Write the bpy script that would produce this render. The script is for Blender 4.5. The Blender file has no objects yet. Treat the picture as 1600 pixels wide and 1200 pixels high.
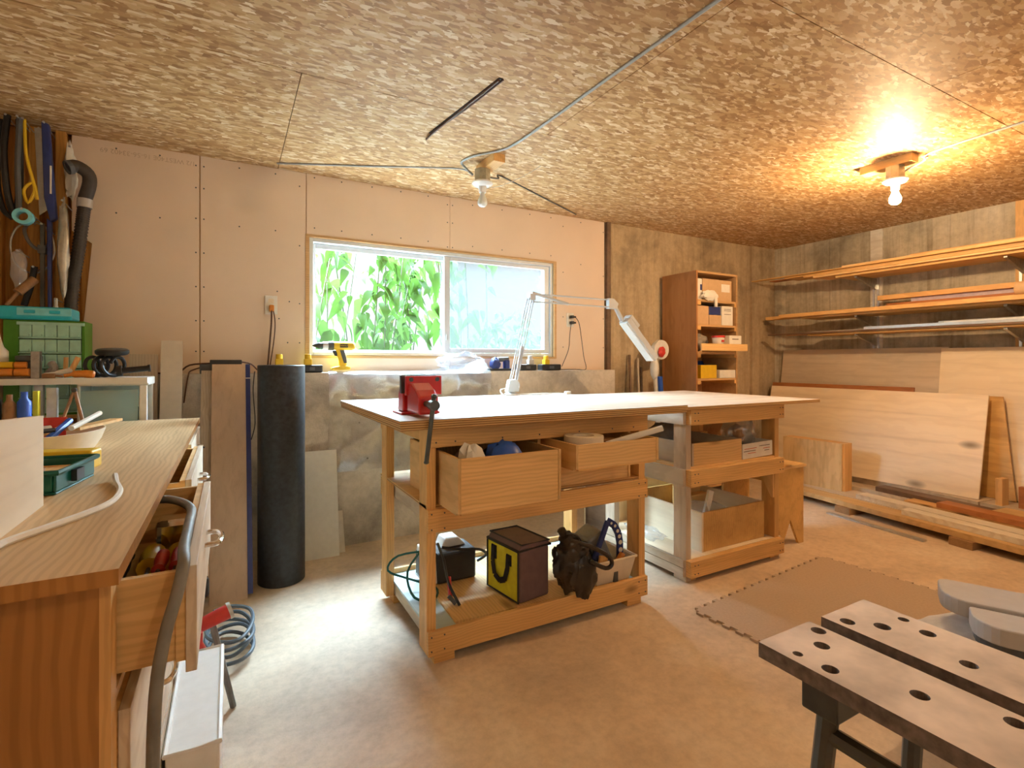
import bpy, bmesh, math, random
from mathutils import Vector, Matrix, Euler
random.seed(7)
R = math.radians
# sky power, exposure, bulb radiance, added rear bulb and fill light, leaf colours
SKY_W = 9500
EXPO = 0.8
BULB_L = 840
FILL_L = 250
REAR = (0.9, -0.6)
FILL_W = 360
LEAFC = (.023,.052,.009)
LEAFT = (.035,.08,.013)
scene = bpy.context.scene
col = scene.collection

# ------------------------------------------------------------------ camera, sky, lights, exposure
cam_d = bpy.data.cameras.new('camera'); cam = bpy.data.objects.new('camera', cam_d); col.objects.link(cam)
cam.location = (0, 0, 1.18); cam.rotation_euler = (R(90), 0, R(-28.7))
cam_d.sensor_fit = 'HORIZONTAL'; cam_d.sensor_width = 36; cam_d.lens = 805 / 1600 * 36
cam_d.shift_y = -35 / 1600; cam_d.clip_start = .02
scene.camera = cam

world = bpy.data.worlds.new('world'); scene.world = world; world.use_nodes = True
bg = world.node_tree.nodes['Background']; bg.inputs[0].default_value = (.92, .97, 1, 1); bg.inputs[1].default_value = .75

def area_light(name, loc, rot, sx, sy, power, color):
    l = bpy.data.lights.new(name, 'AREA'); l.shape = 'RECTANGLE'; l.size = sx; l.size_y = sy
    l.energy = power; l.color = color
    o = bpy.data.objects.new(name, l); col.objects.link(o); o.location = loc; o.rotation_euler = rot
    return o
# open sky over the yard outside the window
area_light('sky_over_yard', (1.4, 5.6, 3.3), (R(-22), 0, 0), 9.0, 3.2, SKY_W, (.62, .81, 1))

# added fill light shining in through the added window behind the camera
area_light('added_rear_fill', (2.0, -2.05, 1.55), (R(90), 0, R(180)), 2.6, 1.0, FILL_W, (1,.955,.91))

vs = scene.view_settings
vs.view_transform = 'Standard'; vs.look = 'None'; vs.gamma = 1; vs.use_curve_mapping = False
vs.exposure = EXPO

# ------------------------------------------------------------------ mesh helpers
class M:
    def __init__(s, m=None): s.v = []; s.f = []; s.m = m or Matrix()
    def add(s, vs, fs):
        o = len(s.v); s.v += [s.m @ Vector(p) for p in vs]; s.f += [tuple(i + o for i in q) for q in fs]; return s
    def box(s, x0, x1, y0, y1, z0, z1):
        return s.add([(x0,y0,z0),(x1,y0,z0),(x1,y1,z0),(x0,y1,z0),(x0,y0,z1),(x1,y0,z1),(x1,y1,z1),(x0,y1,z1)],
                     [(0,3,2,1),(4,5,6,7),(0,1,5,4),(1,2,6,5),(2,3,7,6),(3,0,4,7)])
    def prism(s, poly, a0, a1, axis='z'):
        def P(p, a): return {'z': (p[0],p[1],a), 'y': (p[0],a,p[1]), 'x': (a,p[0],p[1])}[axis]
        n = len(poly)
        return s.add([P(p,a0) for p in poly] + [P(p,a1) for p in poly],
                     [tuple(range(n))[::-1], tuple(range(n, 2*n))] + [(i,(i+1)%n,n+(i+1)%n,n+i) for i in range(n)])
    def cyl(s, p0, p1, r0, r1=None, n=12, caps=True):
        r1 = r0 if r1 is None else r1; p0 = Vector(p0); p1 = Vector(p1); d = (p1-p0).normalized()
        q = d.to_track_quat('Z','Y'); a = q @ Vector((1,0,0)); b = q @ Vector((0,1,0)); vs = []
        for p, r in ((p0,r0),(p1,r1)):
            for i in range(n):
                t = 2*math.pi*i/n; vs.append(p + a*math.cos(t)*r + b*math.sin(t)*r)
        fs = [(i,(i+1)%n,n+(i+1)%n,n+i) for i in range(n)]
        if caps: fs += [tuple(range(n))[::-1], tuple(range(n,2*n))]
        return s.add(vs, fs)
    def tube(s, pts, r, n=7, smooth=4, closed=False):
        pts = [Vector(p) for p in pts]
        if smooth > 1 and len(pts) > 2:
            o = []; N = len(pts)
            for i in range(N if closed else N-1):
                g = (lambda k: pts[k % N]) if closed else (lambda k: pts[min(max(k,0),N-1)])
                a, b, c, d = g(i-1), g(i), g(i+1), g(i+2)
                for k in range(smooth):
                    t = k/smooth
                    o.append(.5*((2*b)+(c-a)*t+(2*a-5*b+4*c-d)*t*t+(3*b-a-3*c+d)*t**3))
            if not closed: o.append(pts[-1])
            pts = o
        N = len(pts); vs = []; a = None
        for i, p in enumerate(pts):
            d = (pts[(i+1)%N]-pts[i-1]) if closed else (pts[min(i+1,N-1)]-pts[max(i-1,0)])
            d.normalize()
            if a is None: a = d.cross(Vector((.13,.27,.95)) if abs(d.z) < .9 else Vector((1,.1,0)))
            a = a-d*a.dot(d); a.normalize(); b = d.cross(a)
            rr = r[i*(len(r)-1)//max(N-1,1)] if isinstance(r,(list,tuple)) else r
            for k in range(n):
                t = 2*math.pi*k/n; vs.append(p+a*math.cos(t)*rr+b*math.sin(t)*rr)
        fs = [(i*n+k, i*n+(k+1)%n, ((i+1)%N)*n+(k+1)%n, ((i+1)%N)*n+k) for i in range(N if closed else N-1) for k in range(n)]
        if not closed: fs += [tuple(range(n))[::-1], tuple(range((N-1)*n, N*n))]
        return s.add(vs, fs)
    def lathe(s, prof, c=(0,0,0), n=20, axis='z', closed=False):
        vs = []
        for r, z in prof:
            for i in range(n):
                t = 2*math.pi*i/n; x, y = r*math.cos(t), r*math.sin(t)
                p = {'z':(x,y,z),'y':(x,z,y),'x':(z,x,y)}[axis]
                vs.append((p[0]+c[0],p[1]+c[1],p[2]+c[2]))
        k = len(prof); fs = [(j*n+i, j*n+(i+1)%n, ((j+1)%k)*n+(i+1)%n, ((j+1)%k)*n+i) for j in range(k if closed else k-1) for i in range(n)]
        if not closed:
            if prof[0][0] > 1e-5: fs.append(tuple(range(n))[::-1])
            if prof[-1][0] > 1e-5: fs.append(tuple(range((k-1)*n, k*n)))
        return s.add(vs, fs)
    def blob(s, c, rx, ry, rz, n=12, m=8, jit=0, seed=0):
        rnd = random.Random(seed); vs = [(c[0],c[1],c[2]-rz)]
        for j in range(1,m):
            p = math.pi*j/m
            for i in range(n):
                t = 2*math.pi*i/n; k = 1+rnd.uniform(-jit,jit)
                vs.append((c[0]+rx*k*math.sin(p)*math.cos(t), c[1]+ry*k*math.sin(p)*math.sin(t), c[2]-rz*k*math.cos(p)))
        vs.append((c[0],c[1],c[2]+rz)); L = len(vs)-1
        fs = [(0,1+(i+1)%n,1+i) for i in range(n)]
        for j in range(m-2):
            for i in range(n): fs.append((1+j*n+i,1+j*n+(i+1)%n,1+(j+1)*n+(i+1)%n,1+(j+1)*n+i))
        fs += [(1+(m-2)*n+i,1+(m-2)*n+(i+1)%n,L) for i in range(n)]
        return s.add(vs, fs)
    def open_box(s, x0,x1,y0,y1,z0,z1,t=.01,tb=None):
        tb = tb or t
        s.box(x0,x1,y0,y1,z0,z0+tb); s.box(x0,x0+t,y0,y1,z0+tb,z1); s.box(x1-t,x1,y0,y1,z0+tb,z1)
        s.box(x0+t,x1-t,y0,y0+t,z0+tb,z1); return s.box(x0+t,x1-t,y1-t,y1,z0+tb,z1)

ORG = {}
def mesh_obj(name, m, mats, org, smooth=False, bevel=0, sel=None, sub=0):
    me = bpy.data.meshes.new(name)
    me.from_pydata([tuple(p-org) for p in m.v], [], m.f)
    bm = bmesh.new(); bm.from_mesh(me); bmesh.ops.recalc_face_normals(bm, faces=bm.faces); bm.to_mesh(me); bm.free()
    mats = mats if isinstance(mats,(list,tuple)) else [mats]
    for x in mats: me.materials.append(x)
    for p in me.polygons:
        p.use_smooth = smooth
        if sel: p.material_index = sel(p.normal)
    if smooth:
        try: me.set_sharp_from_angle(angle=R(42))
        except Exception: pass
    o = bpy.data.objects.new(name, me); col.objects.link(o); ORG[o.name] = org
    if bevel:
        b = o.modifiers.new('bevel','BEVEL'); b.width = bevel; b.segments = 2; b.limit_method = 'ANGLE'; b.angle_limit = R(40)
    if sub:
        b = o.modifiers.new('sub','SUBSURF'); b.levels = sub; b.render_levels = sub
    return o
def props(o, label, cat, group=None):
    o['label'] = label; o['category'] = cat
    if group: o['group'] = group
    return o
def thing(name, label, cat, loc, group=None):
    o = bpy.data.objects.new(name, None); col.objects.link(o); o.location = loc; o.empty_display_size = .05
    ORG[o.name] = Vector(loc); return props(o, label, cat, group)
def part(parent, name, m, mat, **k):
    o = mesh_obj(name, m, mat, ORG[parent.name], **k); o.parent = parent; return o
def solid(name, label, cat, m, mat, group=None, **k):
    xs = [p.x for p in m.v]; ys = [p.y for p in m.v]; zs = [p.z for p in m.v]
    org = Vector(((min(xs)+max(xs))/2, (min(ys)+max(ys))/2, min(zs)))
    o = mesh_obj(name, m, mat, org, **k); o.location = org; return props(o, label, cat, group)
def struct(name, m, mat, parent=None, **k):
    org = ORG[parent.name] if parent else Vector((0,0,0))
    o = mesh_obj(name, m, mat, org, **k)
    if parent: o.parent = parent
    else: o['kind'] = 'structure'
    return o
def text(parent, s, size, mtx, mat, name='lettering'):
    c = bpy.data.curves.new('t','FONT'); c.body = s; c.size = size; c.align_x = 'CENTER'; c.align_y = 'CENTER'; c.extrude = .0002
    t = bpy.data.objects.new('t', c); col.objects.link(t)
    dg = bpy.context.evaluated_depsgraph_get(); me = bpy.data.meshes.new_from_object(t.evaluated_get(dg))
    bpy.data.objects.remove(t); bpy.data.curves.remove(c)
    me.name = name; me.transform(Matrix.Translation(-ORG[parent.name]) @ mtx)
    me.materials.clear(); me.materials.append(mat)
    o = bpy.data.objects.new(name, me); col.objects.link(o); o.parent = parent; ORG[o.name] = ORG[parent.name]; return o
def frame(o, ex, ez):   # matrix with local x = ex, local y(text up) = ez
    ex = Vector(ex).normalized(); ez = Vector(ez).normalized(); n = ex.cross(ez)
    m = Matrix((ex, ez, n)).transposed().to_4x4(); m.translation = Vector(o); return m
def rotz(c, deg): c = Vector(c); return Matrix.Translation(c) @ Matrix.Rotation(R(deg),4,'Z') @ Matrix.Translation(-c)
def rotax(c, deg, ax): c = Vector(c); return Matrix.Translation(c) @ Matrix.Rotation(R(deg),4,ax) @ Matrix.Translation(-c)

# ------------------------------------------------------------------ materials
def nt(name):
    m = bpy.data.materials.new(name); m.use_nodes = True; t = m.node_tree
    return m, t, t.nodes['Principled BSDF'], t.nodes.new, t.links.new
def c4(c): return (c[0],c[1],c[2],1)
def ramp(t, fac, stops):
    n = t.nodes.new('ShaderNodeValToRGB'); e = n.color_ramp.elements
    while len(e) < len(stops): e.new(.5)
    for k, (p, c) in enumerate(stops): e[k].position = p; e[k].color = c4(c)
    t.links.new(fac, n.inputs[0]); return n
def coords(t, scale, kind='Object', rot=(0,0,0)):
    tc = t.nodes.new('ShaderNodeTexCoord'); mp = t.nodes.new('ShaderNodeMapping')
    mp.inputs['Scale'].default_value = scale; mp.inputs['Rotation'].default_value = rot
    t.links.new(tc.outputs[kind], mp.inputs[0]); return mp.outputs[0]
def noise(t, vec, scale, detail=4, rough=.55, dist=0):
    n = t.nodes.new('ShaderNodeTexNoise'); n.inputs['Scale'].default_value = scale; n.inputs['Detail'].default_value = detail
    n.inputs['Roughness'].default_value = rough; n.inputs['Distortion'].default_value = dist
    t.links.new(vec, n.inputs['Vector']); return n.outputs[0]
def mix(t, fac, a, b, mode='MIX'):
    n = t.nodes.new('ShaderNodeMix'); n.data_type = 'RGBA'; n.blend_type = mode
    for k, x in ((0,fac),(6,a),(7,b)):
        if isinstance(x,(int,float)): n.inputs[k].default_value = x
        elif isinstance(x,tuple): n.inputs[k].default_value = c4(x)
        else: t.links.new(x, n.inputs[k])
    return n.outputs[2]
def bump(t, b, h, strength=.2, dist=.005):
    n = t.nodes.new('ShaderNodeBump'); n.inputs['Strength'].default_value = strength; n.inputs['Distance'].default_value = dist
    t.links.new(h, n.inputs['Height']); t.links.new(n.outputs[0], b.inputs['Normal'])
def plain(name, c, rough=.5, metal=0, var=.12, scale=30, bmp=0, coat=0):
    m, t, b, new, ln = nt(name); b.inputs['Roughness'].default_value = rough; b.inputs['Metallic'].default_value = metal
    n = noise(t, coords(t,(1,1,1)), scale)
    d = tuple(x*(1-var) for x in c); l = tuple(min(1,x*(1+var)) for x in c)
    ln(ramp(t, n, [(.3,d),(.7,l)]).outputs[0], b.inputs['Base Color'])
    if bmp: bump(t, b, n, bmp)
    if coat: b.inputs['Coat Weight'].default_value = coat
    return m
def wood(name, light, dark, axis='x', fine=1, rough=.55, knots=0, rnd=.10, wave=.28, wdir=None):
    m, t, b, new, ln = nt(name); b.inputs['Roughness'].default_value = rough
    s = {'x':(1.2,22,22),'y':(22,1.2,22),'z':(22,22,1.2)}[axis]
    oi = new('ShaderNodeObjectInfo')
    tc = new('ShaderNodeTexCoord'); ad = new('ShaderNodeVectorMath'); ad.operation = 'ADD'
    mu = new('ShaderNodeVectorMath'); mu.operation = 'SCALE'; mu.inputs[3].default_value = 7
    cx = new('ShaderNodeCombineXYZ')
    for k in range(3): ln(oi.outputs['Random'], cx.inputs[k])
    ln(cx.outputs[0], mu.inputs[0]); ln(tc.outputs['Object'], ad.inputs[0]); ln(mu.outputs[0], ad.inputs[1])
    mp = new('ShaderNodeMapping'); mp.inputs['Scale'].default_value = tuple(x*fine for x in s); ln(ad.outputs[0], mp.inputs[0])
    n1 = noise(t, mp.outputs[0], 1.0, 5, .6, .6)
    mp2 = new('ShaderNodeMapping'); mp2.inputs['Scale'].default_value = tuple(max(.8, x*.18)*fine for x in s); ln(ad.outputs[0], mp2.inputs[0])
    n2 = noise(t, mp2.outputs[0], 1.0, 3, .5, 1.2)
    mid = tuple((a+c)/2 for a, c in zip(light,dark))
    c1 = ramp(t, n1, [(.30,tuple(x*.8 for x in dark)),(.47,mid),(.62,light)]).outputs[0]
    c2 = ramp(t, n2, [(.3,tuple(x*.84 for x in mid)),(.65,tuple(min(1,x*1.1) for x in light))]).outputs[0]
    c = mix(t, .5, c1, c2)
    if wave:
        wv = new('ShaderNodeTexWave'); wv.wave_type = 'BANDS'; wv.bands_direction = {'x':'Z','y':'X','z':'X'}[axis] if wdir is None else wdir
        ws = {'x':(.35,1,1),'y':(1,.35,1),'z':(1,1,.35)}[axis]
        mw = new('ShaderNodeMapping'); mw.inputs['Scale'].default_value = ws; ln(ad.outputs[0], mw.inputs[0]); ln(mw.outputs[0], wv.inputs['Vector'])
        wv.inputs['Scale'].default_value = 26*fine; wv.inputs['Distortion'].default_value = 11; wv.inputs['Detail'].default_value = 3; wv.inputs['Detail Scale'].default_value = .45
        c = mix(t, wave, c, ramp(t, wv.outputs[1], [(.15,(.62,.54,.46)),(.6,(1,1,1))]).outputs[0], 'MULTIPLY')
    if knots:
        v = new('ShaderNodeTexVoronoi'); v.inputs['Scale'].default_value = knots*2.1
        sc = {'x':(.45,1,1),'y':(1,.45,1),'z':(1,1,.45)}[axis]
        mp3 = new('ShaderNodeMapping'); mp3.inputs['Scale'].default_value = sc; ln(ad.outputs[0], mp3.inputs[0]); ln(mp3.outputs[0], v.inputs['Vector'])
        k = ramp(t, v.outputs['Distance'], [(.05,(1,1,1)),(.125,(0,0,0))]).outputs[0]
        c = mix(t, k, c, tuple(x*.38 for x in dark))
    hs = new('ShaderNodeHueSaturation'); mr = new('ShaderNodeMapRange'); mr.inputs[3].default_value = 1-rnd; mr.inputs[4].default_value = 1+rnd
    ln(oi.outputs['Random'], mr.inputs[0]); ln(mr.outputs[0], hs.inputs['Value']); ln(c, hs.inputs['Color'])
    ln(hs.outputs[0], b.inputs['Base Color']); bump(t, b, n1, .12, .002)
    return m
def ply_edge(name, light, dark, freq=220):
    m, t, b, new, ln = nt(name); b.inputs['Roughness'].default_value = .7
    w = new('ShaderNodeTexWave'); w.bands_direction = 'Z'; w.inputs['Scale'].default_value = freq/6.3; w.inputs['Distortion'].default_value = .6
    w.inputs['Detail'].default_value = 2
    ln(coords(t,(1,1,1)), w.inputs['Vector'])
    ln(ramp(t, w.outputs[1], [(.25,dark),(.55,light)]).outputs[0], b.inputs['Base Color']); return m
def osb(name):
    m, t, b, new, ln = nt(name); b.inputs['Roughness'].default_value = .6
    outs = []
    for rot, sc, seed in (((0,0,.35),(15,36,1),0),((0,0,-.6),(17,40,1),3.1),((0,0,1.25),(14,34,1),7.7)):
        v = new('ShaderNodeTexVoronoi'); v.inputs['Scale'].default_value = 1.5
        base = coords(t, sc, 'Object', rot)
        nz = new('ShaderNodeTexNoise'); nz.inputs['Scale'].default_value = 1.3; ln(base, nz.inputs['Vector'])
        ad = new('ShaderNodeVectorMath'); ad.operation = 'MULTIPLY_ADD'; ln(nz.outputs['Color'], ad.inputs[0])
        ad.inputs[1].default_value = (.9,.9,0); ln(base, ad.inputs[2]); ln(ad.outputs[0], v.inputs['Vector'])
        sp = new('ShaderNodeSeparateColor'); ln(v.outputs['Color'], sp.inputs[0]); outs.append((sp.outputs[0], sp.outputs[1]))
    a = ramp(t, outs[0][0], [(0,(.38,.20,.07)),(.45,(.58,.35,.15)),(.75,(.66,.44,.21)),(1,(.84,.68,.45))]).outputs[0]
    bb = ramp(t, outs[1][0], [(0,(.34,.17,.055)),(.5,(.55,.32,.13)),(.8,(.70,.48,.25)),(1,(.90,.76,.54))]).outputs[0]
    sel = ramp(t, outs[2][1], [(.45,(0,0,0)),(.55,(1,1,1))]).outputs[0]
    c = mix(t, sel, a, bb)
    st = noise(t, coords(t,(1,1,1)), 1.1, 3)
    c = mix(t, 1.0, c, ramp(t, st, [(.3,(.86,.82,.78)),(.65,(1,1,1))]).outputs[0], 'MULTIPLY')
    ln(c, b.inputs['Base Color']); bump(t, b, outs[0][0], .15, .003); return m
def concrete(name, c, stain, boards=None, rough=.85, bscale=.5, spots=0, dark=.5):
    m, t, b, new, ln = nt(name); b.inputs['Roughness'].default_value = rough
    co = coords(t,(1,1,1))
    n1 = noise(t, co, 2.2, 6, .62, .3); n2 = noise(t, co, 26, 5, .7); n3 = noise(t, co, 140, 2)
    cc = ramp(t, n1, [(.3,tuple(x*dark for x in c)),(.5,c),(.72,stain)]).outputs[0]
    cc = mix(t, .55, cc, ramp(t, n2, [(.25,(.62,.6,.56)),(.6,(1,1,1))]).outputs[0], 'MULTIPLY')
    if boards:
        st = noise(t, coords(t, boards), 1.0, 5, .7, .2)
        cc = mix(t, .7, cc, ramp(t, st, [(.3,(.5,.46,.4)),(.52,(.95,.95,.95)),(.75,(1.15,1.12,1.05))]).outputs[0], 'MULTIPLY')
    if spots:
        v = new('ShaderNodeTexVoronoi'); v.inputs['Scale'].default_value = spots; ln(co, v.inputs['Vector'])
        k = ramp(t, v.outputs['Distance'], [(.035,(1,1,1)),(.06,(0,0,0))]).outputs[0]
        cc = mix(t, k, cc, tuple(x*.4 for x in c))
    ln(cc, b.inputs['Base Color']); 
    ad = new('ShaderNodeMath'); ad.operation = 'ADD'; ln(n2, ad.inputs[0]); ln(n3, ad.inputs[1])
    bump(t, b, ad.outputs[0], bscale, .004); return m
def thin_glass(name, tint=(1,1,1), gloss=.08, rough=.02, milk=0, milkc=(.9,.95,1)):
    m, t, b, new, ln = nt(name); out = t.nodes['Material Output']; t.nodes.remove(b)
    tr = new('ShaderNodeBsdfTransparent'); tr.inputs[0].default_value = c4(tint)
    gl = new('ShaderNodeBsdfGlossy'); gl.inputs['Roughness'].default_value = rough
    mx = new('ShaderNodeMixShader'); mx.inputs[0].default_value = gloss; ln(tr.outputs[0], mx.inputs[1]); ln(gl.outputs[0], mx.inputs[2]); o = mx
    if milk:
        df = new('ShaderNodeBsdfDiffuse'); df.inputs[0].default_value = c4(milkc); tl = new('ShaderNodeBsdfTranslucent'); tl.inputs[0].default_value = c4(milkc)
        m2 = new('ShaderNodeMixShader'); m2.inputs[0].default_value = .5; ln(df.outputs[0], m2.inputs[1]); ln(tl.outputs[0], m2.inputs[2])
        m3 = new('ShaderNodeMixShader'); m3.inputs[0].default_value = milk; ln(mx.outputs[0], m3.inputs[1]); ln(m2.outputs[0], m3.inputs[2]); o = m3
    ln(o.outputs[0], out.inputs[0]); return m
def emit(name, c, s):
    m, t, b, new, ln = nt(name); b.inputs['Emission Color'].default_value = c4(c); b.inputs['Emission Strength'].default_value = s
    b.inputs['Base Color'].default_value = c4(c); return m
def leafmat(name, c, tl):
    m, t, b, new, ln = nt(name); out = t.nodes['Material Output']
    oi = new('ShaderNodeObjectInfo'); hs = new('ShaderNodeHueSaturation'); mr = new('ShaderNodeMapRange')
    mr.inputs[3].default_value = .7; mr.inputs[4].default_value = 1.4; ln(oi.outputs['Random'], mr.inputs[0]); ln(mr.outputs[0], hs.inputs['Value'])
    hs.inputs['Color'].default_value = c4(c); ln(hs.outputs[0], b.inputs['Base Color']); b.inputs['Roughness'].default_value = .6; b.inputs['Specular IOR Level'].default_value = .05
    tr = new('ShaderNodeBsdfTranslucent'); tr.inputs[0].default_value = c4(tl); mx = new('ShaderNodeMixShader'); mx.inputs[0].default_value = .5
    ln(b.outputs[0], mx.inputs[1]); ln(tr.outputs[0], mx.inputs[2]); ln(mx.outputs[0], out.inputs[0]); return m

PL, PD = (.82,.50,.19), (.64,.34,.10)
W_x = wood('pine_x', PL, PD, 'x', knots=2.2); W_y = wood('pine_y', PL, PD, 'y', knots=2.2); W_z = wood('pine_z', PL, PD, 'z', knots=2.2)
W_pale_z = wood('weathered_z', (.62,.52,.40), (.45,.35,.25), 'z', knots=2.5)
W_pale_y = wood('weathered_y', (.66,.56,.43), (.50,.40,.28), 'y', knots=2.5)
PLY_x = wood('plywood_x', (.86,.57,.25), (.74,.44,.15), 'x', .8, knots=1.6); PLY_y = wood('plywood_y', (.86,.57,.26), (.74,.44,.15), 'y', .8, knots=1.6)
PLY_z = wood('plywood_z', (.80,.54,.25), (.68,.41,.15), 'z', .8)
PLY_white = wood('plywood_pale', (.88,.74,.54), (.80,.63,.42), 'y', .7, knots=1.5, wave=.10)
PLY_old = wood('plywood_aged', (.64,.53,.40), (.52,.41,.29), 'y', .8, knots=1.3, wave=.12)
PLY_orange = wood('plywood_orange', (.74,.46,.16), (.58,.32,.09), 'y', .8, knots=1.4)
TOP = wood('bench_top', (.74,.66,.55), (.66,.57,.45), 'x', .5, rough=.6, rnd=.03, wave=.2)
EDGE = ply_edge('plywood_edge', (.70,.45,.18), (.26,.12,.04), 230)
BENCH = wood('fir_plywood', (.76,.54,.29), (.60,.37,.16), 'y', .9, rnd=.02, wave=.32)
BROWN = wood('stained_fir', (.50,.24,.06), (.30,.12,.03), 'z', .6, rough=.35, wave=.45)
REDW = wood('red_wood', (.45,.17,.05), (.30,.10,.025), 'y')
HARD = wood('hardboard', (.62,.46,.33), (.56,.40,.28), 'z', 1.4, rnd=.02, wave=0)
STUD = wood('stud', (.66,.34,.08), (.46,.20,.035), 'z', .8, knots=2)
SHELFW = wood('cabinet_wood', (.46,.21,.07), (.34,.13,.035), 'z', .7)
SHELFL = wood('cabinet_edge', (.66,.42,.20), (.55,.32,.13), 'x')
DARKW = wood('dark_board', (.20,.12,.07), (.08,.05,.03), 'y')
PAINTW = wood('painted_board', (.78,.74,.64), (.60,.50,.36), 'y')
OSB = osb('strand_board')
DRY = plain('drywall', (.80,.64,.50), .9, var=.035, scale=3, bmp=.02)
GYP = plain('gypsum_edge', (.72,.70,.66), .9, var=.1)
CONC_L = concrete('concrete_ledge', (.62,.56,.48), (.72,.65,.56), None, bscale=.5, spots=7)
CONC_B = concrete('concrete_back', (.52,.40,.25), (.60,.48,.31), (9,9,.8), bscale=.5)
CONC_R = concrete('concrete_right', (.56,.49,.36), (.72,.65,.52), (1,16,.7), bscale=.6)
FLOOR = concrete('concrete_floor', (.72,.56,.40), (.80,.68,.53), None, .55, .12, dark=.78)
OUTC = concrete('outside_ground', (.22,.22,.20), (.3,.3,.27), None)
WHITE = plain('white_paint', (.80,.81,.80), .45, var=.04); WPL = plain('white_plastic', (.78,.76,.70), .4, var=.05)
VINYL = plain('vinyl', (.62,.65,.68), .35, var=.03); IVORY = plain('ivory_plastic', (.78,.68,.52), .45, var=.05)
GREYM = plain('grey_metal', (.55,.57,.58), .35, .7); ALU = plain('aluminium', (.62,.64,.66), .3, .85, var=.08)
CHROME = plain('chrome', (.8,.8,.8), .12, 1, var=.03); STEEL = plain('dark_steel', (.10,.11,.11), .35, .7)
GALV = plain('galvanised', (.42,.40,.34), .4, .8, var=.2)
BLACK = plain('black_plastic', (.02,.021,.023), .4, var=.2); BLK_F = plain('black_fabric', (.018,.018,.02), .9, var=.4, scale=60, bmp=.3)
NYLON = plain('dark_nylon', (.028,.022,.016), .30, var=.5, scale=18, bmp=.4)
PIPE = plain('black_pipe', (.020,.023,.028), .42, var=.5, scale=45, bmp=.12)
GREYP = plain('grey_plastic', (.46,.43,.40), .45, var=.04); DGREY = plain('charcoal', (.10,.105,.11), .5)
RED = plain('red_enamel', (.62,.02,.025), .3, var=.06, coat=.5); REDP = plain('red_plastic', (.60,.04,.03), .4)
YEL = plain('yellow_plastic', (.80,.52,.02), .4, var=.06); YELF = plain('yellow_fabric', (.72,.66,.03), .8, var=.08, bmp=.1)
MAUVE = plain('mauve_fabric', (.17,.105,.105), .7, var=.1, bmp=.15)
BLUE = plain('blue_plastic', (.02,.10,.52), .4); NAVY = plain('navy', (.025,.045,.20), .4); PALEB = plain('pale_blue', (.55,.68,.72), .5, var=.04)
CYAN = plain('cyan_plastic', (.02,.50,.66), .35, var=.05); CYANL = plain('cyan_pale', (.22,.66,.74), .35)
GREEN = plain('green_plastic', (.07,.27,.015), .4, var=.06); MINT = plain('mint_plastic', (.42,.72,.58), .3, var=.08)
TEAL = plain('dark_green_plastic', (.0,.09,.07), .35); ORANGE = plain('orange_handle', (.72,.25,.03), .4)
BRONZE = plain('leather_brown', (.33,.17,.07), .6, var=.3, bmp=.2); CLOTH = plain('grey_cloth', (.30,.27,.23), .9, var=.2, bmp=.4)
CARD = plain('cardboard', (.60,.40,.22), .85, var=.05); PAPER = plain('paper', (.80,.77,.70), .8, var=.04)
FOAM = plain('foam_mat', (.50,.39,.29), .9, var=.06, scale=90, bmp=.15)
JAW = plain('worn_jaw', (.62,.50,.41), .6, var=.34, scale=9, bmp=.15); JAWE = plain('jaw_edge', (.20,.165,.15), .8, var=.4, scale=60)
CABLE = plain('grey_cable', (.42,.46,.48), .5); BROWNC = plain('brown_cord', (.10,.04,.02), .5); WCORD = plain('white_cord', (.75,.72,.65), .5)
LAMPW = plain('lamp_enamel', (.50,.52,.54), .4, var=.03); HOSE = plain('vacuum_hose', (.055,.045,.04), .5, var=.2); HOSEG = plain('grey_hose', (.19,.19,.175), .5, var=.35, scale=12)
INK = plain('ink', (.12,.09,.07), .8); FAINT = plain('faint_ink', (.60,.45,.32), .9); PRNT = plain('print', (.6,.12,.03), .8)
GLASS = thin_glass('window_glass', (.97,1,.99), .05); SCREEN = thin_glass('screen', (1,1,1), .0, milk=.36, milkc=(.075,.085,.088))
POLY = thin_glass('poly_sheet', (.96,.97,1), .16, .16, milk=.14, milkc=(.34,.36,.40)); BAGM = thin_glass('clear_bag', (1,1,1), .2, .15, milk=.25)
CLEARP = thin_glass('clear_plastic', (.78,.92,.88), .14, .1, milk=.35, milkc=(.75,.88,.84))
PORC = plain('porcelain', (.82,.84,.86), .2, var=.02)
LEAF = leafmat('leaf', LEAFC, LEAFT); STEM = plain('stem', (.025,.045,.012), .6)

# ================================================================== THE SETTING
CEIL = 2.39; YB = 3.54; XR = 5.20; XL = -1.20; YN = -1.7
floor = struct('floor', M().box(XL-.1, XR+.1, YN-.1, YB+.2, -.1, 0), FLOOR)
ceiling = struct('ceiling', M().box(XL-.2, XR+.2, YN-.2, YB+.25, CEIL+.014, CEIL+.14), DARKW)
rows = [(2.317, 3.54, .264), (1.098, 2.317, -.956), (-.121, 1.098, .264), (-1.34, -.121, -.956), (-1.7, -1.34, .264)]
for y0, y1, s in rows:
    xs = sorted(set([XL] + [s+2.44*k for k in range(-1, 4) if XL < s+2.44*k < XR] + [XR]))
    for a, b in zip(xs, xs[1:]):
        o = struct('strand_board_panel', M().box(a+.0018, b-.0018, y0+.0018, y1-.0018, CEIL, CEIL+.014), OSB, ceiling)

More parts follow.
